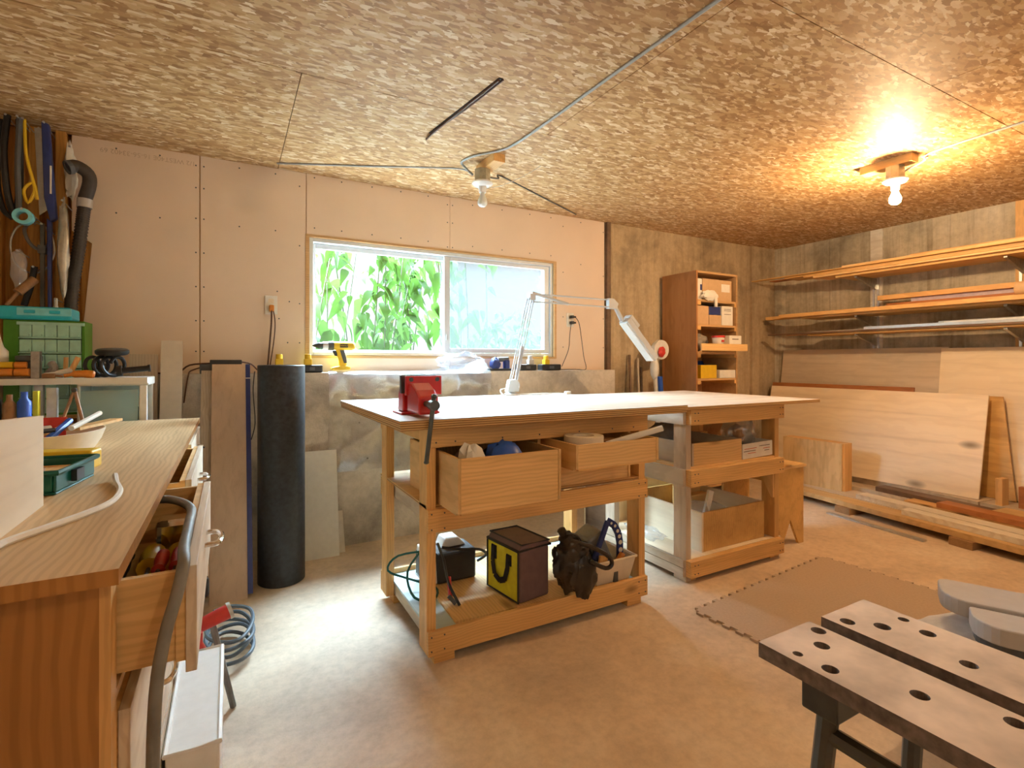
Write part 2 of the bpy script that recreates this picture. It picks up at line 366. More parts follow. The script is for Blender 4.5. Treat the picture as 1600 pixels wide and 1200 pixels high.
# back wall: upper part of drywall on framing, lower concrete ledge, bare concrete to the right
wall_back = struct('wall_back', M().box(-.70, .43, YB+.013, YB+.2, 1.0, CEIL+.02).box(2.35, 2.86, YB+.013, YB+.2, 1.0, CEIL+.02)
                   .box(.43, 2.35, YB+.013, YB+.2, 2.0, CEIL+.02).box(.43, 2.35, YB+.013, YB+.2, 1.0, 1.2).box(XL-.1, -.70, YB+.06, YB+.2, 0, CEIL+.02), STUD)
T = .0135
def panel(poly): return struct('drywall_panel', M().prism(poly, YB, YB+T, 'y'), DRY, wall_back)
pA = panel([(-.74,CEIL),(-.1575,CEIL),(-.1575,1.11),(-.71,1.11),(-.69,1.40),(-.655,1.82),(-.74,1.88)])
panel([(-.1525,1.11),(.4285,1.11),(.4285,CEIL),(-.1525,CEIL)])
panel([(.4325,2.003),(1.4165,2.003),(1.4165,CEIL),(.4325,CEIL)])
panel([(.4325,1.11),(1.4165,1.11),(1.4165,1.203),(.4325,1.203)])
panel([(1.4195,2.003),(1.4195,CEIL),(2.852,CEIL),(2.852,1.11),(1.4195,1.11),(1.4195,1.203),(2.353,1.203),(2.353,2.003)])
sc = M()
spots = []
for x in (-.155, 1.418):
    for z in (2.33, 2.20, 2.02, 1.82, 1.62, 1.42, 1.24):
        if x > 1 and z < 2.01: continue
        spots += [(x-.02, z), (x+.02, z)]
for z in (2.30, 1.92, 1.55, 1.30): spots += [(.39, z), (2.84, z), (2.42, z)]
for x in (-.55, -.35, .05, .25, .48, .65, .85, 1.05, 1.25, 1.6, 1.85, 2.1, 2.3, 2.6): spots += [(x, 2.355 if x < .4 or x > 1.5 else 2.37), (x, 2.045 if .43 < x < 2.4 else 2.0)]
spots += [(.26, 1.62), (.27, 1.45), (.33, 1.56), (.32, 1.30)]
for x, z in spots: sc.cyl((x, YB-.0012, z), (x, YB+.002, z), .0045, n=8)
so = struct('screw_head', sc, STEEL, wall_back); so['kind'] = 'stuff'
text(pA, '1/2 WEST40E 16-56-33402 69', .036, frame((-.40, YB-.0004, 2.338), (-1,0,.0), (0,0,-1)), FAINT)
for x in (-1.06, -.905, -.80):
    struct('stud', M().box(x, x+.04, YB-.03, YB+.06, 0, CEIL), STUD, wall_back)
for x, z, yf in ((-.952,2.372,3.36),(-.902,2.362,3.33),(-.886,2.362,3.345),(-.845,2.352,3.42),(-.812,2.366,3.36),(-.8225,1.862,3.37),(-.738,1.985,3.35),(-.875,1.908,3.29),
                 (-.88,1.886,3.45),(-.855,1.896,3.41),(-.735,2.30,3.47),(-.905,1.715,3.34),(-.866,1.652,3.42),(-.772,1.492,3.38)):
    struct('nail', M().cyl((x,yf,z+.004),(x,YB+.065,z-.004),.0028,n=6).cyl((x,yf-.002,z+.004),(x,yf,z+.004),.0055,n=8), GREYM, wall_back)
wl = struct('wall_back_ledge', M().box(XL, 2.86, 3.41, YB+.2, 0, 1.11), CONC_L)
wc = struct('wall_back_concrete', M().box(2.86, XR+.1, YB, YB+.2, 0, CEIL+.02), CONC_B)
struct('formwork_seam', M().box(2.862, 2.90, YB-.03, YB, 0, CEIL-.002), DARKW, wc)
struct('formwork_seam', M().prism([(2.90,YB),(2.93,YB-.012),(2.95,YB-.004),(2.955,YB)], 0, CEIL-.002, 'z'), CONC_B, wc)
for x in (3.42, 4.72):
    struct('formwork_ridge', M().prism([(x-.01,YB),(x,YB-.004),(x+.01,YB)], 0, CEIL-.002, 'z'), CONC_B, wc)
struct('concrete_pilaster', M().box(4.78, XR, YB-.03, YB, 0, CEIL-.002), CONC_B, wc)
for z in (1.14, 1.68, 2.14):
    struct('formwork_ridge', M().prism([(z-.008,0),(z,.004),(z+.008,0)], 2.96, 4.78, 'x') if False else M().box(2.96, 4.77, YB-.004, YB, z-.006, z+.006), CONC_B, wc)
wr = struct('wall_right', M().box(XR, XR+.2, YN-.2, YB+.2, 0, CEIL+.02), CONC_R)
struct('corner_fillet', M().prism([(XR,3.51),(XR-.05,3.51),(XR-.035,3.44),(XR,3.42)], 0, CEIL-.002, 'z'), CONC_R, wr)
for y in (1.02, 1.98, 2.95, .1):
    struct('formwork_ridge', M().prism([(XR,y-.012),(XR-.005,y),(XR,y+.012)], 0, CEIL-.002, 'z'), CONC_R, wr)
struct('wall_left', M().box(XL-.2, XL, YN-.2, YB+.2, 0, CEIL+.02), DRY)
struct('wall_rear', M().box(XL-.2, .75, YN-.2, YN, 0, CEIL+.02).box(3.25, XR+.2, YN-.2, YN, 0, CEIL+.02).box(.75, 3.25, YN-.2, YN, 0, 1.05).box(.75, 3.25, YN-.2, YN, 2.05, CEIL+.02), DRY)
w2_ = struct('added_rear_window', M().box(.75,.80,YN-.14,YN-.04,1.05,2.05).box(3.20,3.25,YN-.14,YN-.04,1.05,2.05).box(.80,3.20,YN-.14,YN-.04,1.05,1.10).box(.80,3.20,YN-.14,YN-.04,2.0,2.05).box(1.98,2.02,YN-.14,YN-.04,1.10,2.0), VINYL)  # unseen window, added so the rear fill light can enter
for a, b in ((.80,1.98),(2.02,3.20)): struct('pane', M().box(a,b,YN-.092,YN-.088,1.10,2.0), GLASS, w2_)

# window
win = struct('window_1', M().box(.45, .475, YB+.015, YB+.12, 1.22, 1.985).box(2.305, 2.33, YB+.015, YB+.12, 1.22, 1.985)
             .box(.475, 2.305, YB+.015, YB+.12, 1.96, 1.985).box(.475, 2.305, YB+.015, YB+.12, 1.22, 1.245), VINYL, bevel=.003)
for m in (M().box(.425, .449, YB-.004, YB+.2, 1.205, 2.002), M().box(2.331, 2.353, YB-.004, YB+.2, 1.205, 2.002),
          M().box(.449, 2.331, YB-.004, YB+.2, 1.986, 2.002), M().box(.449, 2.331, YB-.004, YB+.2, 1.203, 1.219)):
    struct('wooden_trim', m, SHELFL, win)
def sash(x0, x1, y, w, wt):
    s = struct('sash', M().box(x0, x0+w, y, y+.03, 1.247, 1.958).box(x1-w, x1, y, y+.03, 1.247, 1.958)
               .box(x0+w, x1-w, y, y+.03, 1.958-wt, 1.958).box(x0+w, x1-w, y, y+.03, 1.247, 1.247+w*.7), VINYL, win, bevel=.002)
    struct('pane', M().box(x0+w, x1-w, y+.012, y+.016, 1.247+w*.7, 1.958-wt), GLASS, s); return s
sash(.478, 1.43, YB+.065, .018, .03); sr = sash(1.385, 2.302, YB+.03, .045, .028)
struct('latch', M().box(1.40, 1.412, YB+.018, YB+.03, 1.34, 1.38), GREYM, sr)
struct('insect_screen', M().box(1.43, 2.30, YB+.100, YB+.101, 1.25, 1.955), SCREEN, win)

# outside: ground, vine, shrubs
struct('ground', M().box(-4, 9, YB+.2, 12, .8, .98), OUTC)
def leaf_mesh(L, Wd, fold, droop):
    m = M(); n = 6; vs = []
    for i in range(n+1):
        t = i/n; w = Wd*(math.sin(math.pi*min(1, t**.62)))*(1-.15*t); z = -droop*t*t*L
        vs += [(-w/2, t*L, z+fold*w), (0, t*L, z), (w/2, t*L, z+fold*w)]
    fs = []
    for i in range(n):
        for k in (0,1): fs.append((i*3+k, i*3+k+1, i*3+k+4, i*3+k+3))
    m.add(vs, fs); return m
protos = []
for L, Wd, f, d in ((.16,.075,.18,.35),(.20,.08,.12,.5),(.13,.06,.25,.3)):
    o = mesh_obj('leaf', leaf_mesh(L,Wd,f,d), LEAF, Vector((0,0,0)), smooth=True); protos.append(o.data); bpy.data.objects.remove(o)
rv = random.Random(3)
for x0, n_st, lbl in ((.42, 9, 'leafy green climbing vine hanging outside the left window pane'), (1.18, 9, 'leafy green climbing vine outside beside the sliding window stile')):
    vine = thing('climbing_vine', lbl, 'plant', (x0+.5, 4.7, .98)); stem_pts = []
    for k in range(n_st):
        x = x0+.10+k*.11+rv.uniform(-.05,.05); y = 4.35+rv.uniform(0,.8); top = 2.55+rv.uniform(-.1,.2)
        dx = rv.uniform(-.25,.25); pts = [(x-dx*.5, y+.1, .98), (x-.1*dx, y, 1.5), (x+dx*.4, y-.04, 2.0), (x+dx, y-.08, top)]
        part(vine, 'stem', M().tube(pts, .006, 5, 3), STEM); stem_pts.append([Vector(p) for p in pts])
    for k in range(285):
        pts = stem_pts[rv.randrange(n_st)]; t = rv.uniform(.25, 2.9); i = int(t); p = pts[i].lerp(pts[i+1], t-i)
        if p.x > 1.85 and rv.random() < .6: p.x -= rv.uniform(.2,.8)
        p = p+Vector((rv.uniform(-.15,.15), rv.uniform(-.14,.14), rv.uniform(-.06,.06)))
        o = bpy.data.objects.new('leaf', protos[k%3]); col.objects.link(o); o.parent = vine; o.location = p-ORG[vine.name]
        o.rotation_euler = (R(rv.uniform(-75,-15)), R(rv.uniform(-35,35)), R(rv.choice((90,-90,180,0,140,-140))+rv.uniform(-50,50)))
        q = rv.uniform(.75,1.3); o.scale = (q,q,q)
for k, (x, y, r, hh, lb) in enumerate(((3.6,6.6,.75,1.1,'pale hazy shrub far behind the insect screen'),(.3,6.4,.6,1.3,'pale shrub far behind the climbing vine'))):
    m = M(); rs = random.Random(40+k)
    for i in range(420):
        a = rs.uniform(0,6.28); q = rs.uniform(0,1)**.5; c = Vector((x+r*q*math.cos(a), y+r*q*math.sin(a)*.6, .98+rs.uniform(.05,1)*hh*(1-.5*q)))
        e = Euler((rs.uniform(-1.2,0), rs.uniform(-.6,.6), rs.uniform(0,6.28))).to_matrix()
        vs = [c+e@Vector(v) for v in ((-.03,.03,0),(0,-.02,0),(.03,.03,0),(0,.14,-.02))]; m.add(vs, [(0,1,2),(0,2,3)])
    sb = thing('shrub', lb, 'shrub', (x,y,.98)); part(sb, 'foliage', m, LEAF)['kind'] = 'stuff'; part(sb, 'stem', M().cyl((x,y,.98),(x,y,1.5),.02,n=6), STEM)

# ceiling light fixtures (wood block, metal box, porcelain holder, bulb)
BULB_ON = emit('lit_bulb', (1,.67,.36), BULB_L); BULB_FILL = emit('fill_bulb', (1,.74,.42), FILL_L); BULB_OFF = plain('frosted_glass', (.82,.85,.84), .15, var=.02)
def fixture(label, x, y, bx0, bx1, by0, by1, on, group=None, bm=None):
    t = thing('ceiling_lamp', label, 'ceiling lamp', (x, y, 2.12))
    part(t, 'mounting_block', M().box(bx0, bx1, by0, by1, CEIL-.048, CEIL), W_y, bevel=.002)
    part(t, 'junction_box', M().lathe([(.035,2.345),(.05,2.342),(.05,2.272),(.045,2.27)], (x,y,0), 8), GALV)
    part(t, 'lamp_holder', M().lathe([(.045,2.272),(.062,2.268),(.064,2.258),(.052,2.246),(.026,2.24),(.021,2.205),(.018,2.205)], (x,y,0), 24), PORC, smooth=True)
    part(t, 'light_bulb', M().lathe([(.013,2.206),(.015,2.195),(.020,2.18),(.028,2.162),(.031,2.147),(.028,2.132),(.018,2.121),(.004,2.117)], (x,y,0), 20), (BULB_FILL if on == 2 else BULB_ON) if on else BULB_OFF, smooth=True)
    return t
lampA = fixture('unlit bare bulb in porcelain holder near the window wall', 1.345, 2.83, 1.335, 1.411, 2.66, 2.90, False)
part(lampA, 'pull_cord', M().tube([(1.375,2.80,2.235),(1.45,2.78,2.25),(1.60,2.74,2.33),(1.68,2.70,2.386)], .0022, 5), WCORD)
fixture('lit bare bulb glowing on its wooden ceiling block', 3.485, 1.60, 3.45, 3.53, 1.50, 1.78, True)
fixture('added dim fill bulb on the ceiling behind the camera', REAR[0], REAR[1], REAR[0]-.04, REAR[0]+.04, REAR[1]-.14, REAR[1]+.14, 2)  # unseen bulb added behind the camera to brighten the fronts
Zc = CEIL-.006
solid('ceiling_cable', 'grey cable stapled from unlit bulb holder towards the drywall joint', 'cable', M().tube([(.251,3.43,Zc),(.75,3.21,Zc),(1.22,2.99,Zc),(1.29,2.87,2.33)], .005, 6), CABLE)
solid('ceiling_cable', 'grey cable looping round unlit bulb block and across the ceiling', 'cable', M().tube([(1.29,2.85,2.31),(1.24,2.90,Zc),(1.227,2.839,Zc),(1.26,2.74,Zc),(1.348,2.613,Zc),(1.385,2.48,Zc),(1.402,2.1,Zc),(1.41,1.7,Zc),(1.45,.5,Zc)], .007, 6), CABLE)
solid('ceiling_cable', 'thin dark cable from unlit bulb holder to the concrete corner', 'cable', M().tube([(1.40,2.84,2.31),(1.48,2.88,2.33),(1.544,2.968,Zc),(2.0,3.2,Zc),(2.485,3.448,Zc)], .005, 6), DGREY)
solid('ceiling_cable', 'grey cable running from lit bulb holder along the ceiling', 'cable', M().tube([(3.53,1.59,2.31),(3.575,1.56,2.34),(3.60,1.50,2.37),(3.54,1.44,Zc),(3.5,1.03,Zc),(3.46,.2,Zc)], .006, 6), CABLE)
struct('ceiling_slot', M().box(.925, .955, 2.1, 2.62, CEIL-.002, CEIL-.0004) if False else M().prism([(.922,2.60),(.94,2.61),(1.025,1.95),(1.005,1.95)], CEIL-.003, CEIL-.0002, 'z'), BLACK, ceiling)
solid('ceiling_cable', 'brown and grey cable pair tucked in the dark ceiling slot', 'cable', M().tube([(.93,2.66,Zc-.004),(.935,2.55,Zc-.006),(.97,2.3,Zc),(1.01,1.96,Zc)], .006, 6).tube([(.945,2.5,Zc),(.985,2.25,Zc-.004),(1.025,1.95,Zc)], .004, 6), BROWNC)

# ================================================================== WORKBENCH WITH VISE (left table)
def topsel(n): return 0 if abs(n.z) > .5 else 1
wb = thing('workbench', 'long pine workbench with double plywood top and pulled out drawers', 'workbench', (1.23, 2.24, 0))
part(wb, 'top_panel', M().box(.535, 1.98, 1.812, 2.95, .947, .965), [TOP, EDGE], sel=topsel)
part(wb, 'lower_top_panel', M().box(.538, 1.977, 1.815, 2.947, .929, .947), [TOP, EDGE], sel=topsel)
for x, y in ((.668,1.91),(1.753,1.91),(.664,2.478),(1.757,2.478)):
    part(wb, 'leg', M().box(x, x+.039, y, y+.089, .04, .929), W_z, bevel=.003)
for nm, z0, z1 in (('apron',.846,.929),('middle_rail',.517,.606),('bottom_rail',.04,.134)):
    part(wb, nm, M().box(.668, 1.792, 1.891, 1.91, z0, z1), W_x, bevel=.002)
    part(wb, nm, M().box(.664, 1.796, 2.567, 2.586, z0, z1), W_x, bevel=.002)
for x in (.708, 1.734):
    part(wb, 'side_rail', M().box(x, x+.019, 1.912, 2.566, .517, .604), W_pale_y)
    part(wb, 'side_rail', M().box(x, x+.019, 1.912, 2.566, .04, .100), W_pale_y)
    part(wb, 'side_rail', M().box(x, x+.019, 1.912, 2.566, .846, .929), W_y)
part(wb, 'middle_shelf', M().box(.668, 1.792, 1.915, 2.60, .606, .618), [PLY_x, EDGE], sel=topsel)
bs = part(wb, 'bottom_shelf', M().box(.70, 1.76, 1.912, 2.565, .1, .112), PALEB)
for x, y in ((.70,1.93),(1.68,1.93),(.70,2.50),(1.68,2.50)):
    part(wb, 'foot_block', M().box(x, x+.085, y-.02, y+.05, 0, .04), W_x)
scr = M()
for x in (.682, .735, 1.735, 1.776):
    for z in (.06, .115, .53, .59): scr.cyl((x,1.8885,z),(x,1.893,z),.0032,n=8)
for x in (.70,.78,.99,1.17,1.38,1.57,1.70): scr.cyl((x,1.8885,.866),(x,1.893,.866),.0032,n=8)
part(wb, 'screw', scr, STEEL)['kind'] = 'stuff'
part(wb, 'divider', M().box(1.184, 1.199, 1.93, 2.50, .618, .846), PLY_z)
part(wb, 'divider', M().box(1.70, 1.715, 1.93, 2.50, .618, .846), PLY_z)
part(wb, 'drawer_runner', M().box(1.199, 1.70, 1.93, 2.50, .727, .734), PLY_x)
def drawer(x0,x1,y0,y1,z0,z1):
    d = part(wb, 'drawer', M().box(x0,x1,y0+.02,y1,z0,z0+.008).box(x0,x0+.012,y0,y1,z0+.008,z1).box(x1-.012,x1,y0,y1,z0+.008,z1).box(x0+.012,x1-.012,y1-.012,y1,z0+.008,z1), PLY_y, bevel=.001)
    part(d, 'drawer_front', M().box(x0+.012,x1-.012,y0+.004,y0+.016,z0+.006,z1-.002), PLY_x, bevel=.001)
    part(d, 'drawer_lip', M().box(x0+.012,x1-.012,y0+.001,y0+.019,z0,z0+.006), W_x); return d
drawer(.722, 1.168, 1.722, 2.29, .619, .828); drawer(1.226, 1.676, 1.70, 2.22, .735, .842); drawer(1.206, 1.694, 1.905, 2.42, .619, .725)

# vise
vx = .69
v = thing('bench_vise', 'red bench vise bolted near the corner of the workbench top', 'vise', (vx, 2.06, .965))
part(v, 'base', M().box(vx-.085, vx+.078, 2.03, 2.16, .965, .974), RED, bevel=.003)
part(v, 'fixed_body', M().prism([(2.075,.974),(2.15,.974),(2.14,1.05),(2.12,1.075),(2.075,1.09)], vx-.066, vx+.06, 'x'), RED, bevel=.006)
part(v, 'fixed_jaw', M().box(vx-.080, vx+.070, 2.052, 2.074, 1.05, 1.125), STEEL, bevel=.002)
jw = part(v, 'moving_jaw', M().box(vx-.075, vx+.075, 2.0, 2.022, 1.045, 1.122), RED, bevel=.003)
for x in (-.055, .055): part(jw, 'socket_bolt', M().lathe([(.0,1.9985),(.004,1.9985),(.004,1.996),(.009,1.996),(.009,2.002)], (vx+x,0,1.108), 12, 'y'), STEEL)
part(v, 'slide_body', M().prism([(1.87,.978),(2.02,.978),(2.02,1.092),(1.97,1.095),(1.91,1.07),(1.87,1.045)], vx-.066, vx+.014, 'x'), RED, bevel=.008)
part(v, 'screw', M().cyl((vx-.036,1.90,1.02),(vx-.036,1.80,1.02),.012,n=14).cyl((vx-.036,1.815,1.02),(vx-.036,1.775,1.02),.019,n=14), STEEL, smooth=True)
part(v, 'handle_bar', M().cyl((vx-.034,1.793,1.05),(vx-.066,1.785,.815),.0085,n=12).blob((vx-.034,1.793,1.052),.012,.012,.010,10,6).blob((vx-.066,1.785,.815),.0105,.0105,.007,10,6), STEEL, smooth=True)

# articulated lamp
lm = thing('desk_lamp', 'white articulated clamp lamp with long folding arm and slim head', 'lamp', (1.60, 2.93, .965))
def YY(x): return 2.92
part(lm, 'clamp', M().box(1.565,1.615,2.9505,2.962,.888,.976).box(1.565,1.615,2.89,2.9505,.888,.900).box(1.565,1.615,2.875,2.9505,.9645,.976).cyl((1.59,2.912,.862),(1.59,2.912,.922),.007).cyl((1.59,2.912,.922),(1.59,2.912,.9292),.014), LAMPW, bevel=.003)
part(lm, 'base_bracket', M().prism([(1.556,.985),(1.64,.985),(1.65,1.035),(1.625,1.065),(1.575,1.062)], 2.90, 2.945, 'y').cyl((1.60,2.92,.97),(1.60,2.92,.99),.02), LAMPW, bevel=.004)
arm = M()
for dx, y in ((-.012,2.908),(.028,2.908),(-.012,2.937),(.028,2.937)): arm.cyl((1.60+dx,y,1.045),(1.735+dx*.9,y,1.60),.0032,n=8)
arm.box(1.725,1.765,2.90,2.944,1.585,1.625)
part(lm, 'lower_arm', arm, LAMPW)
part(lm, 'spring', M().cyl((1.63,2.922,1.06),(1.675,2.922,1.28),.011,n=10), ALU, smooth=True)
up = M()
for dz, y in ((.028,2.908),(-.024,2.908),(.028,2.937),(-.024,2.937)): up.cyl((1.75,y,1.60+dz),(2.40,y,1.597+dz),.0032,n=8)
up.cyl((1.75,2.922,1.635),(2.04,2.922,1.575),.010,n=10)
part(lm, 'upper_arm', up, LAMPW)
part(lm, 'head_joint', M().prism([(2.385,1.56),(2.385,1.635),(2.43,1.635),(2.475,1.60),(2.455,1.56)], 2.905, 2.94, 'y').cyl((2.455,2.922,1.575),(2.52,2.922,1.48),.014,.018), LAMPW, bevel=.003)
hc = Vector((2.68,2.92,1.345)); hm = Matrix.Translation(hc) @ Matrix.Rotation(R(46),4,'Y')
hd = part(lm, 'lamp_head', M(hm).prism([(-.20,-.05),(.20,-.05),(.20,.045),(-.20,.045)], -.028, .022, 'z').prism([(-.20,-.04),(-.09,-.045),(-.09,.04),(-.20,.035)], .022, .055, 'z'), LAMPW, bevel=.008)
part(hd, 'diffuser', M(hm).box(-.19,.19,-.04,.035,-.036,-.028), WHITE)
part(hd, 'slot', M(hm).box(-.05,-.035,-.03,.03,.0225,.024), WHITE)
solid('lamp_cord', 'loose white lamp cord with plug lying on workbench top', 'cord', M().tube([(1.56,2.92,1.01),(1.50,2.89,1.0),(1.51,2.86,.972),(1.60,2.85,.969),(1.68,2.89,.969),(1.76,2.84,.969),(1.86,2.87,.969),(1.94,2.80,.969)], .004, 6).tube([(1.62,2.87,.969),(1.72,2.91,.97),(1.80,2.90,.97),(1.84,2.86,.97),(1.78,2.83,.969)], .004, 6).box(1.93,1.965,2.785,2.81,.966,.985), WCORD)

# drawer contents
solid('rag', 'crumpled blue rag in the deep pulled out drawer', 'rag', M().blob((.965,1.828,.747),.094,.074,.116,14,9,.14,1), BLUE, smooth=True)
solid('rag', 'crumpled white rag bunched in the deep drawer corner', 'rag', M().blob((.808,1.808,.747),.062,.058,.115,14,9,.18,2), PAPER, smooth=True)
solid('rag', 'dark red rag behind the white rag in the drawer', 'rag', M().blob((.858,1.962,.722),.075,.052,.092,14,9,.12,3), MAUVE, smooth=True)
solid('cloth_bag', 'black cloth bag filling the back of the deep drawer', 'bag', M().blob((1.045,2.02,.728),.092,.085,.098,14,9,.10,4), BLK_F, smooth=True)
solid('tape_roll', 'thick white roll of tape in the shallow pulled out drawer', 'tape', M().lathe([(.045,.7435),(.085,.7435),(.085,.862),(.045,.862)], (1.34,1.803,0), 28, closed=True), IVORY, smooth=True)
solid('rope_coil', 'brown coil of twine in the shallow drawer', 'rope', M().tube([(1.515+.055*math.cos(k*.8),1.840+.05*math.sin(k*.8),.7495+k*.0022) for k in range(40)], .006, 6), BRONZE)
solid('dowel', 'white wooden stick poking out of the shallow drawer', 'stick', M().cyl((1.44,1.772,.819),(1.66,1.662,.889),.0135,n=12), PAPER, smooth=True)

# things on the bottom shelf
sheet = solid('plywood_sheet', 'tan plywood offcut lying on the workbench bottom shelf', 'plywood', M(rotz((1.2,2.2,.12),-2)).box(.815, 1.715, 1.935, 2.51, .1125, .122), PLY_y)
ch = thing('battery_charger', 'black and white battery charger with cords and red clip', 'charger', (.93, 2.40, .122))
part(ch, 'case', M().box(.86, 1.06, 2.30, 2.46, .124, .27), BLACK, bevel=.012)
part(ch, 'front_panel', M().prism([(2.30,.13),(2.46,.13),(2.43,.29),(2.33,.29)], .80, .86, 'x'), WHITE, bevel=.006)
part(ch, 'top_cover', M().prism([(.90,.272),(1.03,.272),(.99,.315),(.92,.315)], 2.36, 2.45, 'y'), WHITE, bevel=.005)
for i in range(6): part(ch, 'vent_slat', M().box(.797,.801,2.325+i*.02,2.333+i*.02,.15,.26), DGREY)
part(ch, 'clip', M().cyl((.845,2.10,.14),(.86,2.16,.215),.010,n=8), REDP)
part(ch, 'clip', M().cyl((.86,2.08,.128),(.835,2.10,.16),.009,n=8), DGREY)
part(ch, 'power_cord', M().tube([(.84,2.34,.28),(.70,2.40,.26),(.65,2.40,.20),(.74,2.35,.16),(.84,2.28,.128),(.80,2.18,.126),(.72,2.22,.13),(.72,2.32,.21),(.82,2.36,.30)], .0055, 6), TEAL)
part(ch, 'lead', M().tube([(.88,2.30,.30),(.98,2.28,.28),(1.06,2.27,.27),(1.11,2.29,.23),(1.08,2.33,.19)], .007, 6), BLACK)
part(ch, 'lead', M().tube([(.86,2.30,.32),(.85,2.2,.28),(.85,2.14,.2),(.87,2.06,.128)], .007, 6), BLACK)

lb = thing('cooler_bag', 'yellow and mauve insulated lunch bag with black piping', 'bag', (1.16, 2.08, .122))
lm_ = rotz((1.1,1.946,0), 8)
part(lb, 'body', M(lm_).box(1.105, 1.272, 1.946, 2.19, .124, .352), MAUVE, bevel=.010)
part(lb, 'front_panel', M(lm_).box(1.098, 1.106, 1.954, 2.182, .132, .346), YELF, bevel=.003)
part(lb, 'lid', M(lm_).prism([(1.10,.353),(1.278,.353),(1.272,.372),(1.115,.378)], 1.946, 2.19, 'y'), MAUVE, bevel=.008)
pip = M(lm_).tube([(1.098,1.95,.13),(1.098,1.95,.35),(1.098,2.187,.35),(1.098,2.187,.13)], .005, 6, 1, True)
pip.tube([(1.10,1.946,.353),(1.278,1.946,.353),(1.278,2.19,.353),(1.10,2.19,.353)], .006, 6, 1, True).tube([(1.115,1.946,.379),(1.272,1.946,.373),(1.272,2.19,.373),(1.115,2.19,.379)], .004, 6, 1, True)
part(lb, 'piping', pip, BLACK)
hb = M(lm_); XF = 1.093
pts = [(2.13,.330),(2.135,.26),(2.12,.205),(2.08,.188),(2.04,.205),(2.02,.26),(2.015,.318)]
for a, b in zip(pts, pts[1:]):
    d = Vector((0,b[0]-a[0],b[1]-a[1])).normalized(); n = Vector((0,-d.z,d.y))*.013; o_ = Vector((-.004,0,0))
    A = Vector((XF,a[0],a[1])); B = Vector((XF,b[0],b[1])); hb.add([A-n,A+n,B+n,B-n,A-n+o_,A+n+o_,B+n+o_,B-n+o_],[(0,1,2,3),(4,7,6,5),(0,4,5,1),(1,5,6,2),(2,6,7,3),(3,7,4,0)])
hb.box(XF,XF+.006,2.112,2.148,.275,.335).box(XF,XF+.006,1.998,2.032,.275,.322)
part(lb, 'handle', hb, BLK_F)

bk = thing('nylon_bag', 'crumpled black nylon bag slumped over the shelf rail', 'bag', (1.42, 1.98, .134))
def crumple(m, c, rx, ry, rz, seed, n=26, k=16, amp=.16):
    import mathutils
    vs = []; 
    for j in range(k+1):
        p = math.pi*j/k
        for i in range(n):
            t = 2*math.pi*i/n; d = Vector((math.sin(p)*math.cos(t), math.sin(p)*math.sin(t), -math.cos(p)))
            q = 1+amp*(mathutils.noise.noise(d*2.1+Vector((seed,0,0)))*1.3+.9*abs(mathutils.noise.noise(d*4.5+Vector((0,seed,0))))-.35)
            vs.append((c[0]+rx*q*d.x, c[1]+ry*q*d.y, c[2]+rz*q*d.z))
    fs = [(j*n+i, j*n+(i+1)%n, (j+1)*n+(i+1)%n, (j+1)*n+i) for j in range(k) for i in range(n)]
    return m.add(vs, fs)
part(bk, 'sack', crumple(M(), (1.355,1.925,.267), .088, .072, .118, 3, 44, 28, amp=.22), NYLON, smooth=True)
part(bk, 'collar', M().tube([(1.36,1.915,.33),(1.335,1.915,.375),(1.315,1.92,.405),(1.30,1.92,.43)], [.05,.034,.020,.012], 12), NYLON, smooth=True)
part(bk, 'flap', crumple(M(), (1.385,1.862,.215), .07, .018, .092, 5, 36, 22, amp=.2), NYLON, smooth=True)
part(bk, 'strap', M().tube([(1.33,1.89,.38),(1.42,1.86,.35),(1.51,1.848,.295),(1.53,1.845,.255),(1.49,1.843,.245),(1.41,1.85,.29)], .010, 8), NYLON, smooth=True)
part(bk, 'drawstring', M().tube([(1.31,1.89,.415),(1.345,1.885,.41),(1.38,1.89,.385),(1.40,1.90,.35)], .006, 6), BLACK)

def caddy(t, x0,x1,y0,y1,z0,z1):
    a = M(); w = .006
    a.box(x0,x1,y0,y1,z0,z0+w)
    for k in (0,1):
        f = .03 if k else 0
    ring = lambda z,o: [(x0-o,y0-o,z),(x1+o,y0-o,z),(x1+o,y1+o,z),(x0-o,y1+o,z)]
    A = ring(z0,0); B = ring(z1,.022); C = ring(z1,.016); D = ring(z0+w,-.006)
    a.add(A+B+C+D, [(i,(i+1)%4,4+(i+1)%4,4+i) for i in range(4)]+[(4+i,4+(i+1)%4,8+(i+1)%4,8+i) for i in range(4)]+[(8+i,8+(i+1)%4,12+(i+1)%4,12+i) for i in range(4)])
    part(t, 'tub', a, IVORY, bevel=.004)
    b = M(); 
    for e in range(4):
        P0 = Vector(ring(z1,.024)[e]); P1 = Vector(ring(z1,.024)[(e+1)%4]); b.cyl(P0,P1,.006,n=8)
    part(t, 'rim', b, IVORY, smooth=True)
cd = thing('tool_caddy', 'cream plastic tool caddy on the workbench bottom shelf', 'caddy', (1.62,2.02,.122))
caddy(cd, 1.515, 1.715, 1.935, 2.16, .123, .235)
part(cd, 'foot_notch', M().box(1.61,1.635,1.925,1.934,.124,.175), DGREY)
dc = thing('power_tool', 'grey and black tool case leaning in the cream caddy', 'tool', (1.54,2.08,.20))
dm = Matrix.Translation((1.605,2.085,.243)) @ Matrix.Rotation(R(-28),4,'Y') @ Matrix.Rotation(R(5),4,'X')
part(dc, 'housing', M(dm).box(-.045,.055,-.06,.06,-.09,.10), plain('case_grey',(.20,.21,.22),.45), bevel=.016)
part(dc, 'cover', M(dm).box(-.075,-.045,-.05,.05,-.07,.085), GREYM, bevel=.008)
part(dc, 'label_plate', M(dm).box(-.079,-.074,-.03,.02,-.03,.05), BLACK)
